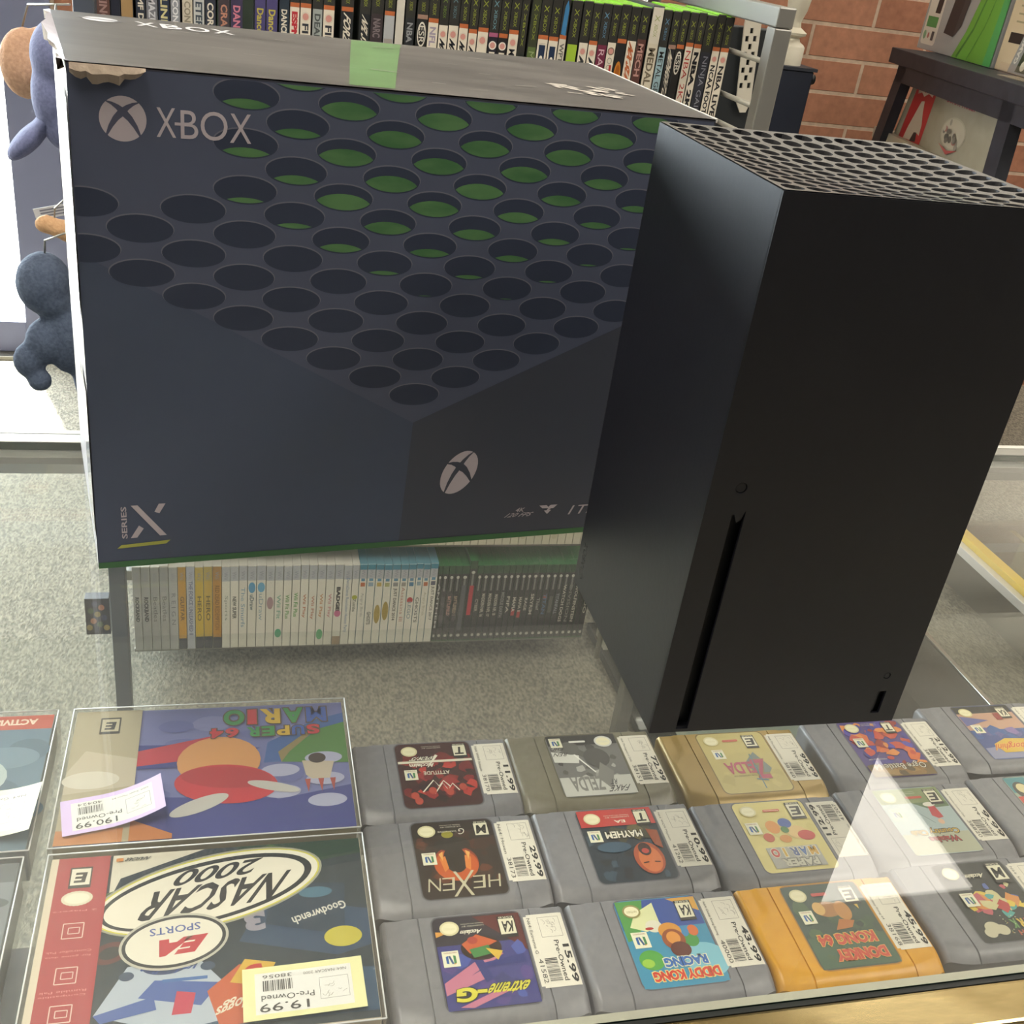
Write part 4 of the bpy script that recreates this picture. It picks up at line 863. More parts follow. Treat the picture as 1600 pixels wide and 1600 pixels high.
def oval(col): 
    def f(c, w, h, s): c.ell(w/2, s-.020, w*.40, .016, '#d8d2c4'); c.ell(w/2, s-.020, w*.32, .0135, '#2c2b2a'); c.text('ESR', w*.25, s-.031, w*.75, s-.009, '#d8d2c4', rot=-90)
    return f
def orb(c, w, h, s): c.ell(w/2, s-.045, w*.36, .020, '#c07a2c'); c.ell(w/2, s-.040, w*.22, .010, '#a05a1c')
def blu(c, w, h, s): c.poly([(w*.15, s+.006), (w*.8, s+.004), (w*.85, s+.040), (w*.6, s+.050), (w*.3, s+.042)], '#3f7aa8')
def pic(c, w, h, s): c.rect(w*.1, s-.07, w*.9, s-.03, '#9a948c'); c.rect(w*.2, s-.065, w*.8, s-.05, '#b5653c')
UP = [ # x0, x1, print, description
 (-.4110, -.3985, xb('#262c3c', '', CR, None, '#262c3c', top='#262c3c'), 'wide dark blue case'),
 (-.3964, -.3791, xb('#6b4a40', 'KING', '#b08a80', None, '#6b4a40', top='#6b4a40'), 'brown case'),
 (-.3790, -.3666, xb('#2b2c36', '', CR, None, '#2b2c36', top='#2b2c36'), 'dark case'),
 (-.3665, -.3507, xb('#a3845a', '', CR, None, '#a3845a', top='#a3845a'), 'tan case'),
 (-.3480, -.3353, xb('#30343e', 'MF DOOM', CR, None, '#d8d2c4', top='#30343e'), 'dark case with white lettering'),
 (-.3353, -.3201, xb('#77777c', 'MAZUMA', '#c9c9cc', None, '#77777c', top='#77777c'), 'grey case'),
 (-.3201, -.3051, xb('#2c3446', 'LINE', '#c9c08c', None, '#2c3446', top='#2c3446'), 'navy case with cream lettering'),
 (-.3048, -.2919, xb('#8d8f94', 'CONTRA', '#d8d8d8', None, '#4a4c54', top='#8d8f94'), 'pale grey striped case'),
 (-.2903, -.2761, xb('#c2b9a6', 'CONFLICT', '#8a8270', None, '#c2b9a6', top='#c2b9a6', long_=.8), 'cream case'),
 (-.2761, -.2611, xb('#b9bab6', 'ETERNAL', '#3c4650', None, '#b9bab6', top='#b9bab6'), 'pale case with dark lettering'),
 (-.2611, -.2469, xb('#353842', 'CORE', CR, None, '#353842', top='#3f6a70'), 'dark case with large white lettering'),
 (-.2443, -.2289, xb('#463e42', 'CRASH', '#b5806a', None, '#463e42', top='#463e42'), 'dark brown case with pink lettering'),
 (-.2284, -.2122, xb('#3f3852', 'DANCE', '#c97a8a', None, '#6a4a70', top='#3f3852'), 'violet case with pink lettering'),
 (-.1975, -.1825, xb('#4a4470', 'Dance Dance', '#b5a84a', None, '#7a74a0', top='#4a4470', long_=.7), 'purple case with yellow lettering'),
 (-.1825, -.1668, xb('#4a4470', 'Dance Dance', '#b5a84a', None, '#7a74a0', top='#4a4470', long_=.7), 'purple case with yellow lettering beside its twin'),
 (-.1655, -.1517, xb('#2c3640', 'DANCE DANCE', CR, None, '#c9c9c4', top='#2c3640', long_=.7), 'dark teal case with white lettering'),
 (-.1517, -.1381, xb(CR, 'ESPN', '#b5303a', '#b5653c', bold=.06), 'white case with red lettering'),
 (-.1381, -.1227, xb(CR, 'FIFA 06', '#33353c', '#b5653c', badge=CR), 'white case with round badge'),
 (-.1218, -.1077, xb('#9aa09c', 'DEAD OR', '#4a504e', None), 'grey green case'),
 (-.1077, -.0918, xb(CR, 'FIFA 07', '#33353c', '#b5653c', badge=CR), 'white case with round badge and an orange line'),
 (-.0838, -.0665, xb('#2a2b2c', 'FORZA', CR, '#b5653c', bold=.03, shear=.2), 'black case with slanted white lettering'),
 (-.0588, -.0436, xb('#262829', 'NFL STREET', CR, None, shear=.2, long_=.7), 'black case'),
 (-.0436, -.0260, xb('#3b3234', 'NARC', '#7a6f70', None, long_=.7), 'dark brown case'),
 (-.0255, -.0104, xb('#a9abad', '', CR, '#b5653c', extra=pic), 'silver case with a small picture'),
 (-.0098, .0025, xb('#c9c4b8', '', CR, None, split=.1, top='#c9c4b8', emb='#c9c4b8'), 'plain white case'),
 (.0035, .0175, xb('#2c2e30', 'NBA', '#8d8f90', None), 'black case with a grey word'),
 (.0196, .0352, xb('#2a2a29', '', CR, '#9a7a6a', extra=oval(0)), 'black case with a white oval emblem'),
 (.0352, .0504, xb(CR, 'NFL 2K', '#9a8fa0', '#b5653c', long_=.9, split=.31), 'white case with pale violet lettering'),
 (.0504, .0640, xb(CR, 'MADDEN', '#2c2e34', None, badge=CR, shear=.15, split=.32, emb='#6f8a3a'), 'white case with black lettering and a round badge'),
 (.0640, .0787, xb(CR, 'MADDEN', '#2c2e34', None, badge=CR, shear=.15, emb='#5f7f86', split=.32), 'white case with a bluish emblem and black lettering'),
 (.0787, .0925, xb(CR, 'MADDEN', '#2c2e34', '#b5653c', badge=CR, shear=.15, split=.33), 'white case with black slanted lettering under an orange line'),
 (.0925, .1057, xb(CR, 'MADDEN', '#2c2e34', '#b5653c', badge=CR, shear=.15, split=.36), 'narrow white case with black slanted lettering'),
 (.1057, .1216, xb(CR, '', '#2c2e34', '#b5653c', badge=CR, split=.34), 'white case with only a round badge'),
 (.1216, .1359, xb('#2b2830', 'MADDEN', CR, '#a35a78', badge='#e0d8cc', emb='#6f9aa6', split=.38), 'black case with white lettering under a pink line'),
 (.1359, .1499, xb('#2b2829', 'MADDEN', CR, '#b5653c', badge='#e0d8cc', split=.38), 'black case with white lettering under an orange line'),
 (.1499, .1649, xb(CR, 'MADDEN', '#3a3c40', '#b5653c', badge=CR, bold=.01, split=.34), 'white case with thin black lettering'),
 (.1649, .1764, xb('#2c302c', 'ENTER', '#8a8f86', None, bold=-.005, split=.5), 'narrow dark case with grey serif lettering'),
 (.1792, .1926, xb('#5a6a3c', 'MATRIX', '#9aa87a', None, bold=-.005, top='#3c4030', split=.44), 'green toned case'),
 (.1926, .2084, xb(CR, 'MLB 07', '#33353c', '#b5653c', extra=mlb, split=.36, long_=0.01), 'white case with blue and red batter shape'),
 (.2084, .2234, xb(CR, '', '#33353c', '#b5653c', extra=mlb, split=.36), 'white case with blue and red shape next to its twin'),
 (.2234, .2348, xb('#cdc6b6', 'WPT', '#6a6860', '#b5653c', extra=blu, split=.34), 'white case with a blue tag hanging over its top'),
 (.2368, .2524, xb('#9ab83a', '', CR, None, split=.38), 'lime green case'),
 (.2538, .2679, xb(CR, 'MVP 06', '#3a3c40', None, badge=CR, shear=.15, split=.36), 'white case with grey slanted lettering'),
 (.2679, .2816, xb(CR, 'MVP 07', '#3a3c40', '#b5653c', badge=CR, shear=.15, split=.36), 'white case with grey slanted lettering under an orange line'),
 (.2816, .2964, xb('#6e2c42', 'RAYMAN', '#c9a8b0', None, emb='#5f8aa6', split=.36, long_=1.5, bold=0), 'maroon case'),
 (.2964, .3098, xb(CR, 'OUTLAW', '#9a958a', None, badge='#7a6a5a', split=.33, bold=0, extra=lambda c, w, h, s: c.rect(w*.55, s-.075, w*.8, s-.03, '#b53a3a')), 'white case with a brown badge and red strip'),
 (.3098, .3248, xb('#2a2a2a', '', CR, '#b5653c', extra=orb, split=.33), 'black case with an orange oval'),
 (.3248, .3396, xb(CR, 'MX SUPER', '#b5623a', None, bold=.06, shear=.2, split=.30), 'white case with orange lettering'),
 (.3396, .3541, xb('#5a3c36', 'MECH', '#b58a80', None, split=.28, long_=1.3), 'brown case with pink lettering'),
 (.3560, .3735, xb('#c9c0ac', 'MEDAL', '#6b6150', None, top='#cdc6b6', emb='#8f9a5a', split=.32, long_=1.2), 'cream case standing taller than its neighbours'),
 (.3740, .3868, xb('#8fa9b0', 'METAL GEAR', '#3a3a38', None, emb='#5f8aa6', split=.33, bold=.01, long_=.85), 'light blue case'),
 (.3881, .4008, xb('#2c2c2e', 'MIDNIGHT CLUB', CR, '#9a7a6a', split=.33, long_=.7, shear=.2), 'black case with long white lettering'),
 (.4008, .4135, xb('#2c2a28', 'NBA IN', CR, '#b5653c', split=.33, extra=oval(0), long_=0.01), 'black case with a white ringed emblem'),
 (.4145, .4273, xb(CR, 'NBA 2K2', '#b5403a', '#b5653c', split=.30, long_=1.3, bold=0), 'white case with thin red lettering'),
 (.4273, .4401, xb(CR, 'NBA 2K', '#26262a', '#b5653c', split=.31, bold=.05, long_=1.6, extra=lambda c, w, h, s: c.text('2K', w*.15, .012, w*.85, .040, '#b5303a', rot=-90, bold=.05)), 'white case with heavy black and red lettering'),
 (.4401, .4565, xb('#33343c', 'NINJA GAIDEN', '#8a8c94', None, split=.33, long_=1.0, bold=0), 'dark case with grey lettering'),
 (.4569, .4697, xb(CR, 'NCAA FOOT', '#26262a', '#b5653c', badge=CR, split=.32, long_=.9, extra=lambda c, w, h, s: c.poly([(w*.1, .01), (w*.6, .01), (w*.7, .035), (w*.5, .05)], '#3a4f8a')), 'white case with black lettering and a blue stroke'),
 (.4699, .4838, xb(CR, 'NBA LIVE 06', '#2c2c30', '#b5653c', badge=CR, split=.31, long_=1.0), 'white case with black lettering at the row end'),
]
for k, (a, b, pr, desc) in enumerate(UP):
    topc = LIME if k >= 16 and k not in (49,) else mat('#3a3c3e', .4)
    xm = (a+b)/2; case(a, b, 1.15, zrow(a, .1125)+.0005, .1885+random.Random(k).uniform(-.001, .0015)+(.004 if k == 49 else 0), .135, '#3a3b38' if k >= 16 else '#4a4b50', topc, pr,
        desc+', upper shelf, '+ordw(k, len(UP)), 'game cases on the upper rack shelf', -.0001)
def wii(col, title, tcol, top='#aeb0b4', x=.5, low=None, blob_=None, bold=.02, ln=.055, band=None, ubox=None, cen=.50):
    def f(c, w, h):
        c.rect(.0003, .0005, w-.0003, h-.001, col); c.rect(.0003, h-.032, w-.0003, h-.001, top); c.text('Wii', w*.28, h-.028, w*.72, h-.012, '#8d9096', rot=-90)
        if band: c.rect(.0003, h-.012, w-.0003, h-.001, band); c.rect(w*.25, h-.038, w*.75, h-.032, '#5a8aa6')
        if ubox: c.rect(w*.2, h-.050, w*.8, h-.041, ubox)
        if low: c.rect(.0003, .0005, w-.0003, low[0], low[1])
        if blob_: c.ell(w/2, h*blob_[0], w*.40, blob_[1], blob_[2])
        if title: c.text(title, w*.26, h*cen-ln/2, w*.74, h*cen+ln/2, tcol, rot=-90, bold=bold)
    return f
WH_ = '#dad6c8'; SV = '#a3a39e'; WB = '#3f8096'
WI = [-.3982, -.3833, -.367, -.3513, -.3355, -.3197, -.3048, -.2896, -.2743, -.2585, -.242, -.2269, -.2117, -.1961, -.1797, -.1625, -.1467, -.1308, -.1152, -.0996, -.0843, -.0685, -.0527, -.0365, -.0202, -.0042, .0092, .0238, .0399, .0554, .0709, .0873, .1021, .117, .1304, .1439, .1593]
WL = [
 (wii(SV, 'ROCKBAND', '#4a4a4a', '#9a9a96', bold=.05), 'silver case with a bold black word'), (wii(SV, 'ROCKBAND', '#4a4a4a', '#9a9a96', bold=.05), 'silver case with a bold black word beside its twin'),
 (wii(SV, 'Beatles', '#6a6a66', '#9a9a96', bold=0), 'silver case with small grey lettering'), (wii(SV, 'Beatles', '#6a6a66', '#9a9a96', bold=0), 'silver case with small grey lettering beside its twin'),
 (wii('#a9a9a6', 'R E I G N', '#77777a', '#a3a3a0', bold=0, ln=.07), 'silver case with spaced lettering'), (wii('#c0913a', 'GUITAR', '#6a5230', '#b08a44', low=(.025, '#3c4048')), 'orange case with dark foot'),
 (wii('#b0b2b8', 'THE FORCE UNLEASHED II', '#5a5f78', '#a9abb4', ln=.12, bold=.01), 'pale case with a long blue grey title'), (wii('#c4a63c', 'HERO', '#6a5c30', '#b8a050', low=(.028, '#3c4048')), 'yellow case with dark foot'),
 (wii('#c0a044', 'HERO', '#6a5c30', '#b09a54', low=(.028, '#3c4048')), 'mustard case with dark foot'), (wii('#b8863a', 'RED DEAD REDEMPTION', '#6a4a24', '#a98048', low=(.026, '#3c4048'), ln=.10, bold=0), 'amber case with dark foot'),
 (wii(WH_, 'Sports', '#8a8f84', bold=0), 'white case with pale emblem'), (wii(WH_, 'NEW SUPER', '#4a4844', bold=.03, ln=.05), 'white case with black lettering'), (wii(WH_, 'The Smurfs', '#7a9ab0', ln=.09, bold=0), 'white case with pale blue lettering'),
 (wii(WH_, 'uDraw', '#5a6a70', blob_=(.74, .012, '#5a9ac0'), cen=.56, ln=.035), 'white case with blue blot and dark lettering'), (wii(WH_, 'uDraw', '#8aa0a8', blob_=(.74, .011, '#6aa4c4'), cen=.5, ln=.06, bold=0), 'white case with blue blot and pale lettering'),
 (wii(WH_, '', '#77777a', blob_=(.55, .014, '#a88a8c')), 'white case with mauve oval'), (wii(WH_, 'Wii Fit', '#8ab09a', low=None, blob_=(.17, .010, '#5aa47c')), 'white case with green square low down'), (wii(WH_, 'Wii Fit Plus', '#6a9a5a', ln=.055), 'white case with green lettering'),
 (wii(WH_, 'Wii Fit Plus', '#5a9a4a', ln=.055, cen=.52), 'white case with brighter green lettering'), (wii(WH_, 'Wii Play', '#b87a5a'), 'white case with orange lettering'), (wii(WH_, 'Wii Play', '#b8806a', cen=.48), 'white case with faint orange lettering'),
 (wii(WH_, 'Wii Play', '#c08a5a', blob_=(.14, .012, '#6ab07a')), 'white case with orange lettering and green curl'), (wii(WH_, 'Wii Play', '#c48a8a'), 'white case with pink lettering'), (wii(WH_, 'BADGE', '#3c3a3a', blob_=(.40, .008, '#c06a8a'), low=(.02, '#a08a70'), cen=.58, bold=.06), 'white case with black and pink badge'),
 (wii(WH_, 'DanceDance Revolution Hottest Party', '#3f6a9a', ln=.125, bold=0), 'white case with a long blue title'), (wii(WH_, 'Zumba', '#6a6a60', blob_=(.60, .005, '#a3a83a'), cen=.50, ln=.03), 'white case with small olive dot'),
 (wii(WH_, 'Angry Birds', '#9a9a92', band=WB, ubox='#b5653c', bold=0), 'white case with blue top and orange square'), (wii(WH_, 'GHOSTS', '#4a4a48', band=WB, ubox='#8aa0b0', cen=.33, ln=.03), 'white case with blue top and low black word'), (wii(WH_, '', '#4a4a48', band=WB, ubox='#b8a050', blob_=(.38, .022, '#a8924a')), 'white case with blue top and gold badge'),
 (wii(WH_, '', '#4a4a48', band=WB, ubox='#a8a870', blob_=(.42, .022, '#a08c44')), 'white case with blue top and higher gold badge'), (wii(WH_, 'JUST DANCE 2014', '#3a3a38', band=WB, ubox='#8a8a88', ln=.075), 'white case with blue top and black title'), (wii(WH_, 'Assassins III', '#b07a6a', band=WB, ubox='#9a948a', ln=.08, bold=0), 'white case with blue top and reddish title'),
 (wii(WH_, 'LEGO', '#8d9aa0', band=WB, ubox='#4a7a9a', blob_=(.55, .007, '#b53a3a'), cen=.42, ln=.04), 'white case with blue top and red square'), (wii(WH_, 'GHOSTS', '#6a6a66', band=WB, ubox='#8aa0a8', ln=.06, cen=.42), 'white case with blue top and grey title'),
 (wii(WH_, 'Angry Birds', '#a9a48c', band=WB, ubox='#b5653c', bold=0), 'white case with blue top, red square and faint title'), (wii(WH_, 'JUST DANCE 2017', '#4a4a46', band=WB, ubox='#5a5a6a', ln=.08), 'white case with blue top beside the dark cases')]
random.seed(9)
for k, (pr, desc) in enumerate(WL):
    case(WI[k], WI[k+1], 1.245, -.882, .1845+random.uniform(-.0015, .001), .13, '#8fa9b0' if k >= 26 else '#b9b6ac', mat('#5a8a9a', .3) if k >= 26 else mat('#c9c6bc', .3), pr, desc+', bottom shelf, '+ordw(k, len(WL)), 'white and silver cases on the bottom rack shelf')
def one(title, tcol='#a9a69c', dot='#b8b4a8', ln=.05, cen=.48, blk=None, tall=0):
    def f(c, w, h):
        c.rect(.0003, .0005, w-.0003, h-.018-tall, '#2f2f2f'); c.rect(.0003, .0005, w-.0003, .004, '#3a5a3c'); c.rect(w*.36, h-.058, w*.64, h-.026, '#7a7a76'); c.ell(w/2, h-.026, w*.26, .0036, '#c4c1b6', 10)
        if dot: c.ell(w/2, .014, w*.26, .0036, dot, 10)
        if blk: c.rect(w*.22, h*blk[0], w*.78, h*blk[1], blk[2])
        if title: c.text(title, w*.24, h*cen-ln/2, w*.76, h*cen+ln/2, tcol, rot=-90, bold=.02)
    return f
ON = [.1600, .1683, .1808, .1933, .2055, .2211, .2363, .2482, .2617, .2745, .2874, .3002, .3124, .3254, .3372, .3484, .3618, .3745, .3881, .4009, .4133, .4258, .4387, .4513, .4628, .4745]
OT = [('ANTHEM', '#b9b9b4', .105, None), ('', CR, .05, (.2, .6, '#4a4a4a')), ('BATTLEFIELD', '#b58a80', .045, None), ('BATTLEFIELD 1', '#b09a80', .045, None), ('', CR, .05, (.15, .75, '#55585a')), ('', CR, .05, (.33, .70, '#b5303a')), ('CYBER', '#a8a094', .03, None), ('MADDEN NFL 16', '#b9b4a6', .055, None), ('MADDEN NFL 17', '#b9b4a6', .055, None), ('MADDEN NFL 18', '#b9b4a6', .050, None), ('MIDDLE EARTH', '#8d8d88', .06, None), ('FIFA', '#b9b4a6', .04, None), ('MAFIA', '#c9c4b6', .035, (.33, .42, '#a83a3a')), ('MAFIA II', '#b9b4a6', .035, (.30, .40, '#a83a3a')), ('RAGE', '#b9b4a6', .03, None), ('SKYRIM', '#b9b4a6', .05, None), ('Thief', '#9a9a94', .03, None), ('TITAN', '#4a6a8a', .05, (.55, .60, '#8a4a40')), ('', CR, .04, (.36, .58, '#55584e')), ('TITANFALL', '#8a8f94', .05, None), ('WATCH DOGS', '#b9b4a6', .09, None), ('DIVISION', '#7a7a70', .09, None), ('WOLFENSTEIN', '#b9b4a6', .09, None), ('', CR, .05, None), ('ZOO', '#b9b4a6', .05, None)]
for k, (tt, tc, ln, blk) in enumerate(OT):
    h = .178 if k != 5 else .189
    case(ON[k], ON[k+1], 1.245, -.882, h, .13, '#2c4a30', mat('#2f6a3c', .3), one(tt, tc, ln=ln, blk=blk), ('black case with a red block' if k == 5 else 'black case with %s' % ('no lettering' if not tt else {'#b58a80': 'pink', '#b09a80': 'tan', '#4a6a8a': 'blue'}.get(tc, 'pale')+' lettering'))+', '+ordw(k, len(OT))+' of the black cases below', 'black cases on the bottom rack shelf')
random.seed(12)
x = -.395; k = 0
dots = {14: '#7a6f6a', 19: '#8a8a70', 20: '#b09a6a', 21: '#3f6a8a', 23: '#a07a5a', 24: '#b0503a', 25: '#b0b48a', 26: '#b0b48a', 27: '#a9a99a', 28: '#b5703a'}
while x < .46:
    w = .0158 if k % 3 else .0150
    def f(c, w_, h, k=k):
        c.rect(.0003, .0005, w_-.0003, h-.001, '#cdc6b0')
        if k in dots or k % 4 == 1: c.ell(w_/2, .019, w_*.38, .0062, dots.get(k, '#c0b8a0'), 16)
    case(x, x+w, 1.245, -.657-.0, .183, .13, '#c2bba6', mat('#b9b4a2', .3), f, 'white case%s on the middle shelf, %s' % (' with a coloured dot' if k in dots else '', ordw(k, 30)), 'white cases on the middle rack shelf'); x += w+.0001; k += 1

# perforated checked strap hanging in the rack end, red card behind it
m = M(); hs = []
X = Matrix.Translation((.735, 1.612, .215)) @ Euler((math.radians(90), math.radians(-6), 0)).to_matrix().to_4x4() @ Matrix.Translation((.0, 0, 0))
for r in range(8):
    for q in range(3):
        if (r+q) % 2 == 0: hs.append([(-.012+q*.008, -.060+r*.014), (-.005+q*.008, -.060+r*.014), (-.005+q*.008, -.050+r*.014), (-.012+q*.008, -.050+r*.014)])
ol = [(.017*math.cos(a)+.0, .055+.022*math.sin(a)) for a in [math.pi*k/10 for k in range(11)]]+[(-.014, -.085), (-.004, -.105), (.008, -.105), (.016, -.085)]
plate(m, ol, hs, .004, mat('#c9c3b4', .6), X)
o = m.build('checked_strap'); tag(o, 'cream strap with a checked pattern of square holes hanging on the dark board', 'strap')
t = thing('dark_board', 'dark freestanding board behind the wire end of the game rack', 'board', (.71, 1.64, FZ))
m = M(); m.box((.60, 1.622, FZ), (.800, 1.66, .262), '#24282b', bev=.002); L(m, 'panel')
m = M(); m.box((.585, 1.60, FZ), (.815, 1.69, FZ+.03), '#24282b'); L(m, 'foot')
m = M(); m.box((.625, 1.63, .2625), (.70, 1.634, .305), '#a83440'); m.box((.655, 1.6285, .2625), (.668, 1.6299, .305), '#cdbfa6'); o = m.build('red_card'); tag(o, 'small red card with a cream stripe standing on the dark board behind the rack', 'card')
bpy.context.view_layer.update()

# ------------------------------------------------------------------ wall side things at the right
t = thing('speaker_cabinet', 'dark blue narrow cabinet with a black knob in front of the brick wall', 'cabinet', (1.197, 2.38, FZ))
m = M(); m.box((1.138, 2.30, FZ), (1.256, 2.46, .134), mat('#1a2030', .5), bev=.004); m.box((1.130, 2.295, .134), (1.262, 2.465, .142), mat('#2a2e38', .5)); L(m, 'body')
m = M(); m.tube([(1.256, 2.34, .112), (1.268, 2.34, .112)], .008, '#1a1a1c', 12); m.tube([(1.268, 2.34, .112), (1.28, 2.34, .112)], .013, '#1f1f22', 8); L(m, 'knob')
m = M(); m.lathe([(0, 0), (.041, 0), (.041, .044), (.036, .050), (.026, .056), (.022, .066), (.036, .072), (.038, .078), (.020, .090), (.017, .104), (.026, .130), (.031, .165), (.026, .200), (.012, .225), (.010, .250), (.0, .252)], noisemat('white_turned_wood', '#bfb8a6', '#cbc5b5', 12, .5), (0, 0, 0), 28)
o = m.build('turned_ornament', smooth=40); o.location = (1.197, 2.36, .1422); tag(o, 'white turned vase shaped ornament standing on the dark blue cabinet', 'ornament')
e1 = Vector((-.178, -.984, 0)); nn = Vector((-.984, .178, 0)); AA = Vector((1.613, 2.526, 0))
def TX(off=0): return Matrix(((e1.x, nn.x, 0, AA.x-nn.x*off), (e1.y, nn.y, 0, AA.y-nn.y*off), (0, 0, 1, 0), (0, 0, 0, 1)))
t = thing('side_table', 'black table with slanted legs and a pale back board by the brick wall', 'table', (1.75, 2.3, FZ))
tb = noisemat('black_table', '#20222a', '#2a2c34', 30, .5)
X = TX(); m = M(); m.box((-.03, -.60, .160), (.90, 0, .2), tb, X, .002); L(m, 'table_top')
m = M(); m.box((.04, -.03, .118), (.88, -.005, .160), tb, X); L(m, 'apron')
def leg(a0, a1, b0, b1, zt, zb, dy=-.035):
    m = M(); m.hexa([X @ Vector(p) for p in [(b0, dy, zb), (a0, dy, zt), (b0, dy+.03, zb), (a0, dy+.03, zt), (b1, dy, zb), (a1, dy, zt), (b1, dy+.03, zb), (a1, dy+.03, zt)]], tb); L(m, 'leg')
leg(.045, .100, -.20, -.145, .160, FZ); leg(.690, .752, .80, .86, .160, FZ); leg(.045, .1, -.2, -.145, .16, FZ, -.58); leg(.80, .85, .80, .85, .16, FZ, -.58)
m = M(); m.hexa([X @ Vector(p) for p in [(-.13, -.06, -.62), (.100, -.06, .158), (-.13, -.045, -.62), (.100, -.045, .158), (.76, -.06, -.62), (.690, -.06, .158), (.76, -.045, -.62), (.690, -.045, .158)]], noisemat('pale_board', '#8f8876', '#9a9382', 12, .7)); m.box((-.06, -.045, -.052), (.70, -.025, -.022), '#a39c8a', X); L(m, 'back_board')
m = M(); c = Cv(m, lambda u, v, h: X @ Vector((u, -.0445+h, v)), .0002, .0003, .5)
c.poly([(.118, .112), (.252, .128), (.236, -.020), (.084, -.026)], '#a82f30'); c.poly([(.172, .085), (.192, .088), (.200, .060), (.216, .030), (.218, .0), (.200, .005), (.196, -.018), (.118, -.022), (.130, .010), (.150, .045)], '#b5ab9c'); c.poly([(.165, -.022), (.205, -.018), (.198, .006), (.180, .004)], '#3a2c2e')
c.line([(.135, .105), (.160, .112), (.180, .103), (.205, .114), (.235, .108)], .010, '#c9bcae'); L(m, 'red_poster')
m = M(); c = Cv(m, lambda u, v, h: X @ Vector((u, -.0445+h, v)), .0002, .0003, .5)
c.text('BONNY NOBLY', .325, .106, .500, .126, '#8a4048', bold=.06); c.ell(.415, .040, .072, .040, '#a39a88'); c.ell(.415, .040, .066, .036, '#aea694')
random.seed(4)
for q in range(16): c.ell(random.uniform(.36, .47), random.uniform(.012, .068), random.uniform(.006, .014), random.uniform(.005, .010), random.choice(['#6a655c', '#9c6a62', '#8a8478', '#b0a896', '#55524c']))
c.poly([(.355, .008), (.415, -.012), (.475, .008), (.415, -.002)], '#a04a48'); L(m, 'board_emblem')
X = TX(.12)
t = thing('console_carton', 'pale grey console carton with green swoosh standing at the left end of the black table', 'box', tuple(X @ Vector((.10, -.05, .2))))
m = M(); m.box((-.15, -.11, .2006), (.345, 0, .52), '#9fa0a2', X, .002); L(m, 'carton')
m = M(); c = Cv(m, lambda u, v, h: X @ Vector((u, h, v)), .0002, .0003, .4)
c.rrect(-.135, .215, -.035, .40, .012, '#cfcbc2'); c.poly([(-.110, .335), (-.06, .34), (-.05, .385), (-.10, .39)], '#a8483a'); c.poly([(-.085, .300), (-.050, .30), (-.045, .36), (-.08, .365)], '#2a2a2e'); c.rect(-.122, .262, -.050, .290, '#4a8a4c'); c.ell(-.115, .240, .010, .012, '#7aa47c'); c.ell(-.088, .240, .006, .008, '#b0605a'); c.rect(-.068, .228, -.050, .252, '#4a4a50')
c.poly([(.010, .255), (.075, .250), (.110, .280), (.150, .52), (.050, .52), (.045, .45)], '#2b2c30'); c.poly([(.075, .250), (.110, .280), (.150, .52), (.115, .52)], '#3f4044'); c.ell(.078, .385, .014, .026, '#c9c39c')
c.poly([(.105, .202), (.300, .202), (.325, .52), (.215, .52), (.185, .36), (.150, .27)], '#68a63e'); c.line([(.135, .205), (.19, .28), (.225, .38), (.255, .52)], .010, '#3f7a34', .006); c.line([(.20, .205), (.25, .29), (.28, .40)], .004, '#4a8a3a'); c.poly([(.30, .202), (.325, .52), (.345, .52), (.345, .202)], '#4aa05a')
L(m, 'front_print')
t = thing('cream_console', 'cream coloured boxy console with vent lines and a black slot on the black table', 'console', tuple(X @ Vector((.43, -.05, .2))))
m = M(); m.box((.352, -.12, .2006), (.560, -.005, .52), '#cdbb9c', X, .004); L(m, 'casing')
m = M()
for q in range(7): m.box((.395, -.005, .315+q*.018), (.50, -.0042, .319+q*.018), '#9a9070', X)
L(m, 'vent_lines'); m = M(); m.box((.385, -.006, .268), (.470, -.0040, .292), '#201e1c', X, .0008); L(m, 'slot')
t = thing('handheld_carton', 'small boxed handheld game in a clear stand on the black table', 'box', tuple(X @ Vector((.52, .06, .2))))
Y_ = X @ Matrix.Translation((.545, .055, .2106))
m = M(); m.hexa([Y_ @ Vector(p) for p in [(0, -.03, 0), (.055, -.03, .17), (0, 0, 0), (.055, 0, .17), (.16, -.03, 0), (.215, -.03, .17), (.16, 0, 0), (.215, 0, .17)]], '#8d8d8a'); L(m, 'carton')
m = M(); c = Cv(m, lambda u, v, h: Y_ @ Vector((u+.32*v, h, v)), .0002, .0003, .4)
c.rect(.035, .004, .158, .165, '#33452f'); c.ell(.085, .06, .02, .03, '#7a8a3a'); c.ell(.062, .02, .012, .012, '#cfc9b4'); c.text('GAME BOY', .010, .020, .026, .130, '#cfcbc0', rot=90, bold=.03); L(m, 'front_print')
m = M(); m.box((-.015, -.04, -.010), (.19, .015, -.0085), CLEAR, Y_); m.box((-.015, .012, -.0085), (.19, .014, .02), CLEAR, Y_); L(m, 'clear_stand')

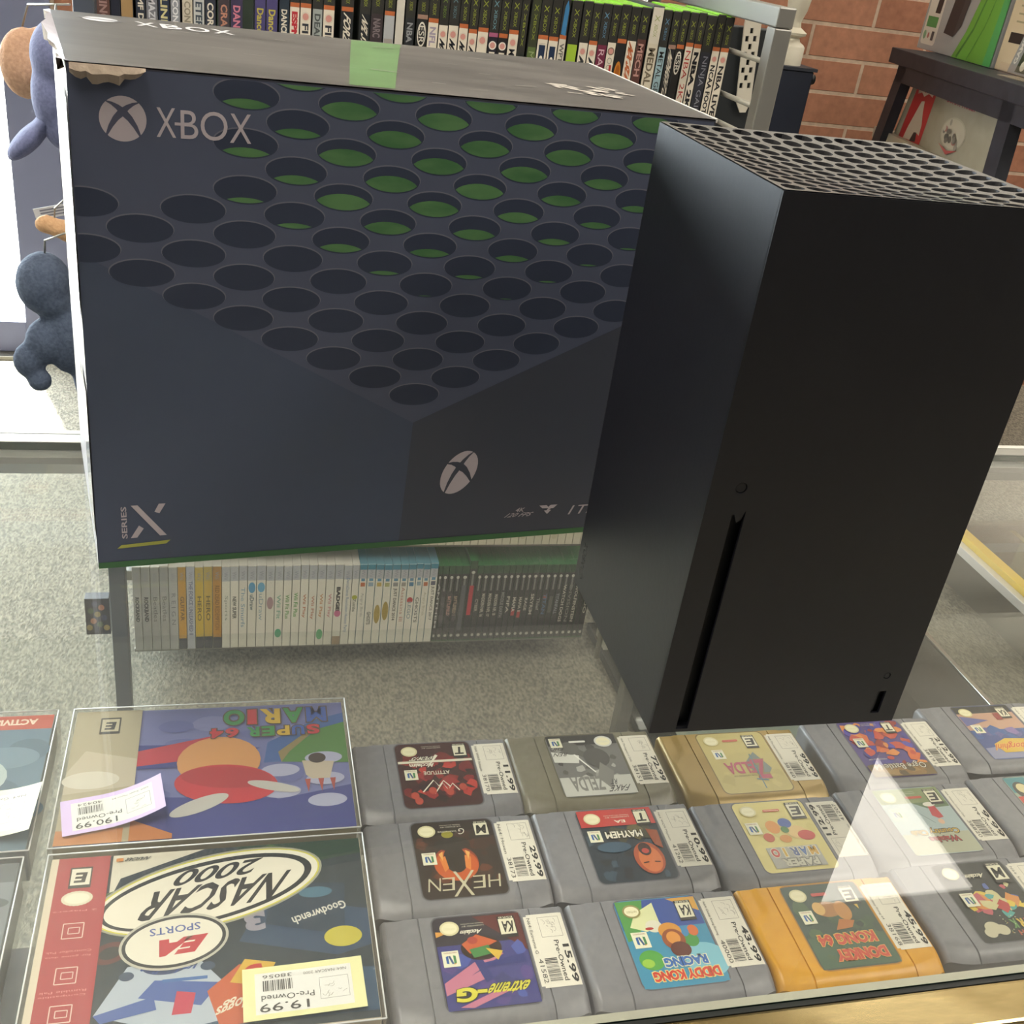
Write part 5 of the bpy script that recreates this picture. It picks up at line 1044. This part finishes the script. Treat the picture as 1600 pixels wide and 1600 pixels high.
# ------------------------------------------------------------------ low displays on the carpet, seen through the glass
t = thing('low_plinth', 'low black display plinth with a polished metal edge on the carpet beyond the counter', 'plinth', (.92, 1.0, FZ))
m = M(); m.box((.530, .40, FZ), (1.315, 1.36, -.93), noisemat('black_laminate', '#2e2f2e', '#3a3b3a', 5, .3), bev=.002); L(m, 'base')
m = M(); m.box((1.3155, .40, FZ), (1.327, 1.36, -.925), mat('#c2c2be', .22, .9), bev=.001); L(m, 'metal_edge')
m = M(); m.box((.60, .93, -.9298), (1.0, 1.04, -.9290), '#8d9488'); m.box((.62, .95, -.9290), (.98, 1.02, -.9287), '#7f8a82'); L(m, 'top_mat')
m = M(); m.box((0, 0, 0), (.07, .055, .03), '#c2bdb0', bev=.001); m.box((.071, .0, 0), (.085, .055, .028), '#8c2a2a'); o = m.build('small_carton'); o.location = (.535, 1.26, -.9297); tag(o, 'small white carton with a dark red end on the black plinth', 'box')
t = thing('low_showcase', 'low glass topped showcase with yellow and white trim at the right beyond the counter', 'showcase', (2.0, 1.6, FZ))
m = M(); m.box((1.535, .70, FZ), (2.6, 1.58, -.82), '#4a463c', bev=.002); L(m, 'base')
m = M(); m.box((1.521, .70, -.822), (1.550, 1.58, -.80), mat('#d8b93c', .3, .2), bev=.001); L(m, 'yellow_trim')
m = M(); m.box((1.500, .70, -.836), (1.5205, 1.58, -.815), mat('#d2d0cc', .3, .3), bev=.001); L(m, 'white_trim')
m = M(); m.box((1.5505, .70, -.8195), (2.6, 1.58, -.806), glassmat('showcase_glass', (.75, .78, .72), .02)); L(m, 'glass_top')
m = M(); m.box((1.70, 1.1, -.8196), (1.715, 1.55, -.8192), '#8d7f4a'); m.box((1.56, 1.45, -.8197), (1.7, 1.49, -.8193), '#5f6a6e'); L(m, 'inner_rail')
pal = [('#b8563a', 'orange red toy carton'), ('#6f7440', 'olive toy carton'), ('#a03a34', 'dark red toy carton'), ('#c2a860', 'tan toy carton'), ('#4a5a44', 'dark green toy carton'), ('#c9bfae', 'cream toy carton')]
for k, (col, d) in enumerate(pal):
    m = M(); w = .085; m.box((0, 0, 0), (w, .06, .25+.02*(k % 3)), col, bev=.001); c = Cv(m, lambda u, v, h: Vector((u, -h, v)), .0001, .0002); c.ell(w/2, .19, .028, .03, pal[(k+2) % 6][0]); c.rect(.01, .13, w-.01, .148, '#d2cbb8'); c.ell(w*.4, .195, .010, .012, pal[(k+4) % 6][0])
    o = m.build('toy_carton', recalc=False); o.location = (1.735+(k % 3)*.10, 1.38+.10*(k//3), -.8057); tag(o, d+' on the low showcase, '+('front row' if k < 3 else 'back row'), 'toy', 'toy cartons on the low showcase')

# ------------------------------------------------------------------ things hanging at the left end of the rack
def hook(x, y, z, l=.05):
    return [(RX0-.021, 1.145, z+.02), (x, y, z+.018), (x, y, z)]
t = thing('baseball_cap', 'dark grey blue cap hanging by its back beside the big box', 'cap', (-.46, 1.2, .1))
cf = noisemat('hazed_cap_cloth', '#62688a', '#70769a', 220, .9, 0, .2)  # lens haze put into the cloth colour, lighter and bluer
blob('crown', [((.012, 0, .055), (.042, .060, .050)), ((.002, 0, .005), (.034, .055, .060)), ((.010, 0, -.03), (.030, .050, .040))], cf, t)
b = blob('brim', [((-.040, 0, -.058), (.040, .045, .0150), (0, math.radians(-45), 0)), ((-.012, 0, -.028), (.026, .042, .014), (0, math.radians(-50), 0))], cf, t)
m = M(); m.tube([(RX0-.021+.46-.0, 1.145-1.2, .075), (.008, -.002, .118), (.008, 0, .09)], .0012, wire); m.build('hanger', t)
t = thing('plush_toy', 'tan round plush toy hanging above the cap at the left', 'plush toy', (-.52, 1.34, .12))
tanm = noisemat('tan_plush', '#b08a70', '#c29c80', 200, .95, 0, .4)  # lightened too, for the haze over this side
blob('body', [((0, 0, .0), (.036, .034, .050)), ((.03, 0, .035), (.026, .02, .02)), ((.012, -.02, -.005), (.020, .020, .030))], tanm, t)
m = M(); m.tube([(.085, -.14, .10), (.01, 0, .08), (.0, 0, .05)], .0015, wire); m.build('hanging_loop', t)
t = thing('plush_toy', 'dark plush doll with a bent arm hanging at the left of the rack', 'plush toy', (-.48, 1.2, -.2))
dgm = noisemat('hazed_dark_plush', '#414c60', '#505c70', 200, .95, 0, .4)  # dark plush lifted by lens haze put into its colour
blob('body', [((-.016, 0, .035), (.040, .038, .048)), ((-.006, -.005, .012), (.030, .030, .026)), ((.012, 0, -.045), (.036, .034, .062)), ((-.018, -.01, -.052), (.030, .026, .036)), ((-.044, -.015, -.082), (.023, .020, .028)), ((-.030, -.02, -.112), (.018, .016, .018)), ((.034, 0, -.10), (.020, .022, .06)), ((.046, 0, -.145), (.014, .018, .050))], dgm, t)
m = M(); m.tube([(.030, -.055, .13), (-.01, 0, .10), (-.012, 0, .075)], .0015, wire); m.build('hanging_loop', t)
t = thing('plush_toy', 'small peach plush hand shaped toy between the paper card and the dark plush', 'plush toy', (-.485, 1.2, -.082))
blob('body', [((0, 0, .006), (.018, .014, .014)), ((.018, 0, .001), (.020, .016, .014)), ((.026, 0, -.010), (.010, .012, .010))], noisemat('peach_plush', '#c49a72', '#cfa67e', 200, .95, 0, .4), t)
m = M(); m.tube([(.036, -.055, .06), (.012, 0, .03), (.010, 0, .012)], .0012, wire); m.build('hanging_loop', t)
m = M(); m.box((0, 0, 0), (.052, .0006, .016), '#c9c6c4'); c = Cv(m, lambda u, v, h: Vector((u, -h, v)), .0001, .0001); 
for q in range(3): c.rect(.008, .003+q*.004, .044, .005+q*.004, '#77757c')
o = m.build('paper_card'); o.location = (-.492, 1.16, -.060); o.rotation_euler = (0, math.radians(-14), 0); tag(o, 'small printed paper card clipped to the left end of the rack', 'card')
m = M(); m.box((0, 0, 0), (.04, .02, .075), '#2c2f3a', bev=.001); c = Cv(m, lambda u, v, h: Vector((u, -h, v)), .0001, .0001)
for q in range(9): c.ell(.006+.0035*q, .015+.007*((q*5) % 8), .005, .006, ['#8a7a4a', '#4a5a44', '#a3705a', '#3a3f5a'][q % 4])
o = m.build('card_pack'); o.location = (-.468, 1.16, -.78); tag(o, 'dark picture card pack hanging low at the left side of the rack', 'card pack')
for o in bpy.data.objects:      # the hanging things sit just in front of the rack post
    if o.name.startswith(('baseball_cap', 'plush_toy')) and not o.parent:
        y = 1.03 if o.location.y < 1.3 else 1.2; k = (y+.408)/(o.location.y+.408)
        o.location = Vector((-.2223, -.4081, .3824))+(o.location-Vector((-.2223, -.4081, .3824)))*k; o.scale = (k, k, k)
bpy.context.view_layer.update()
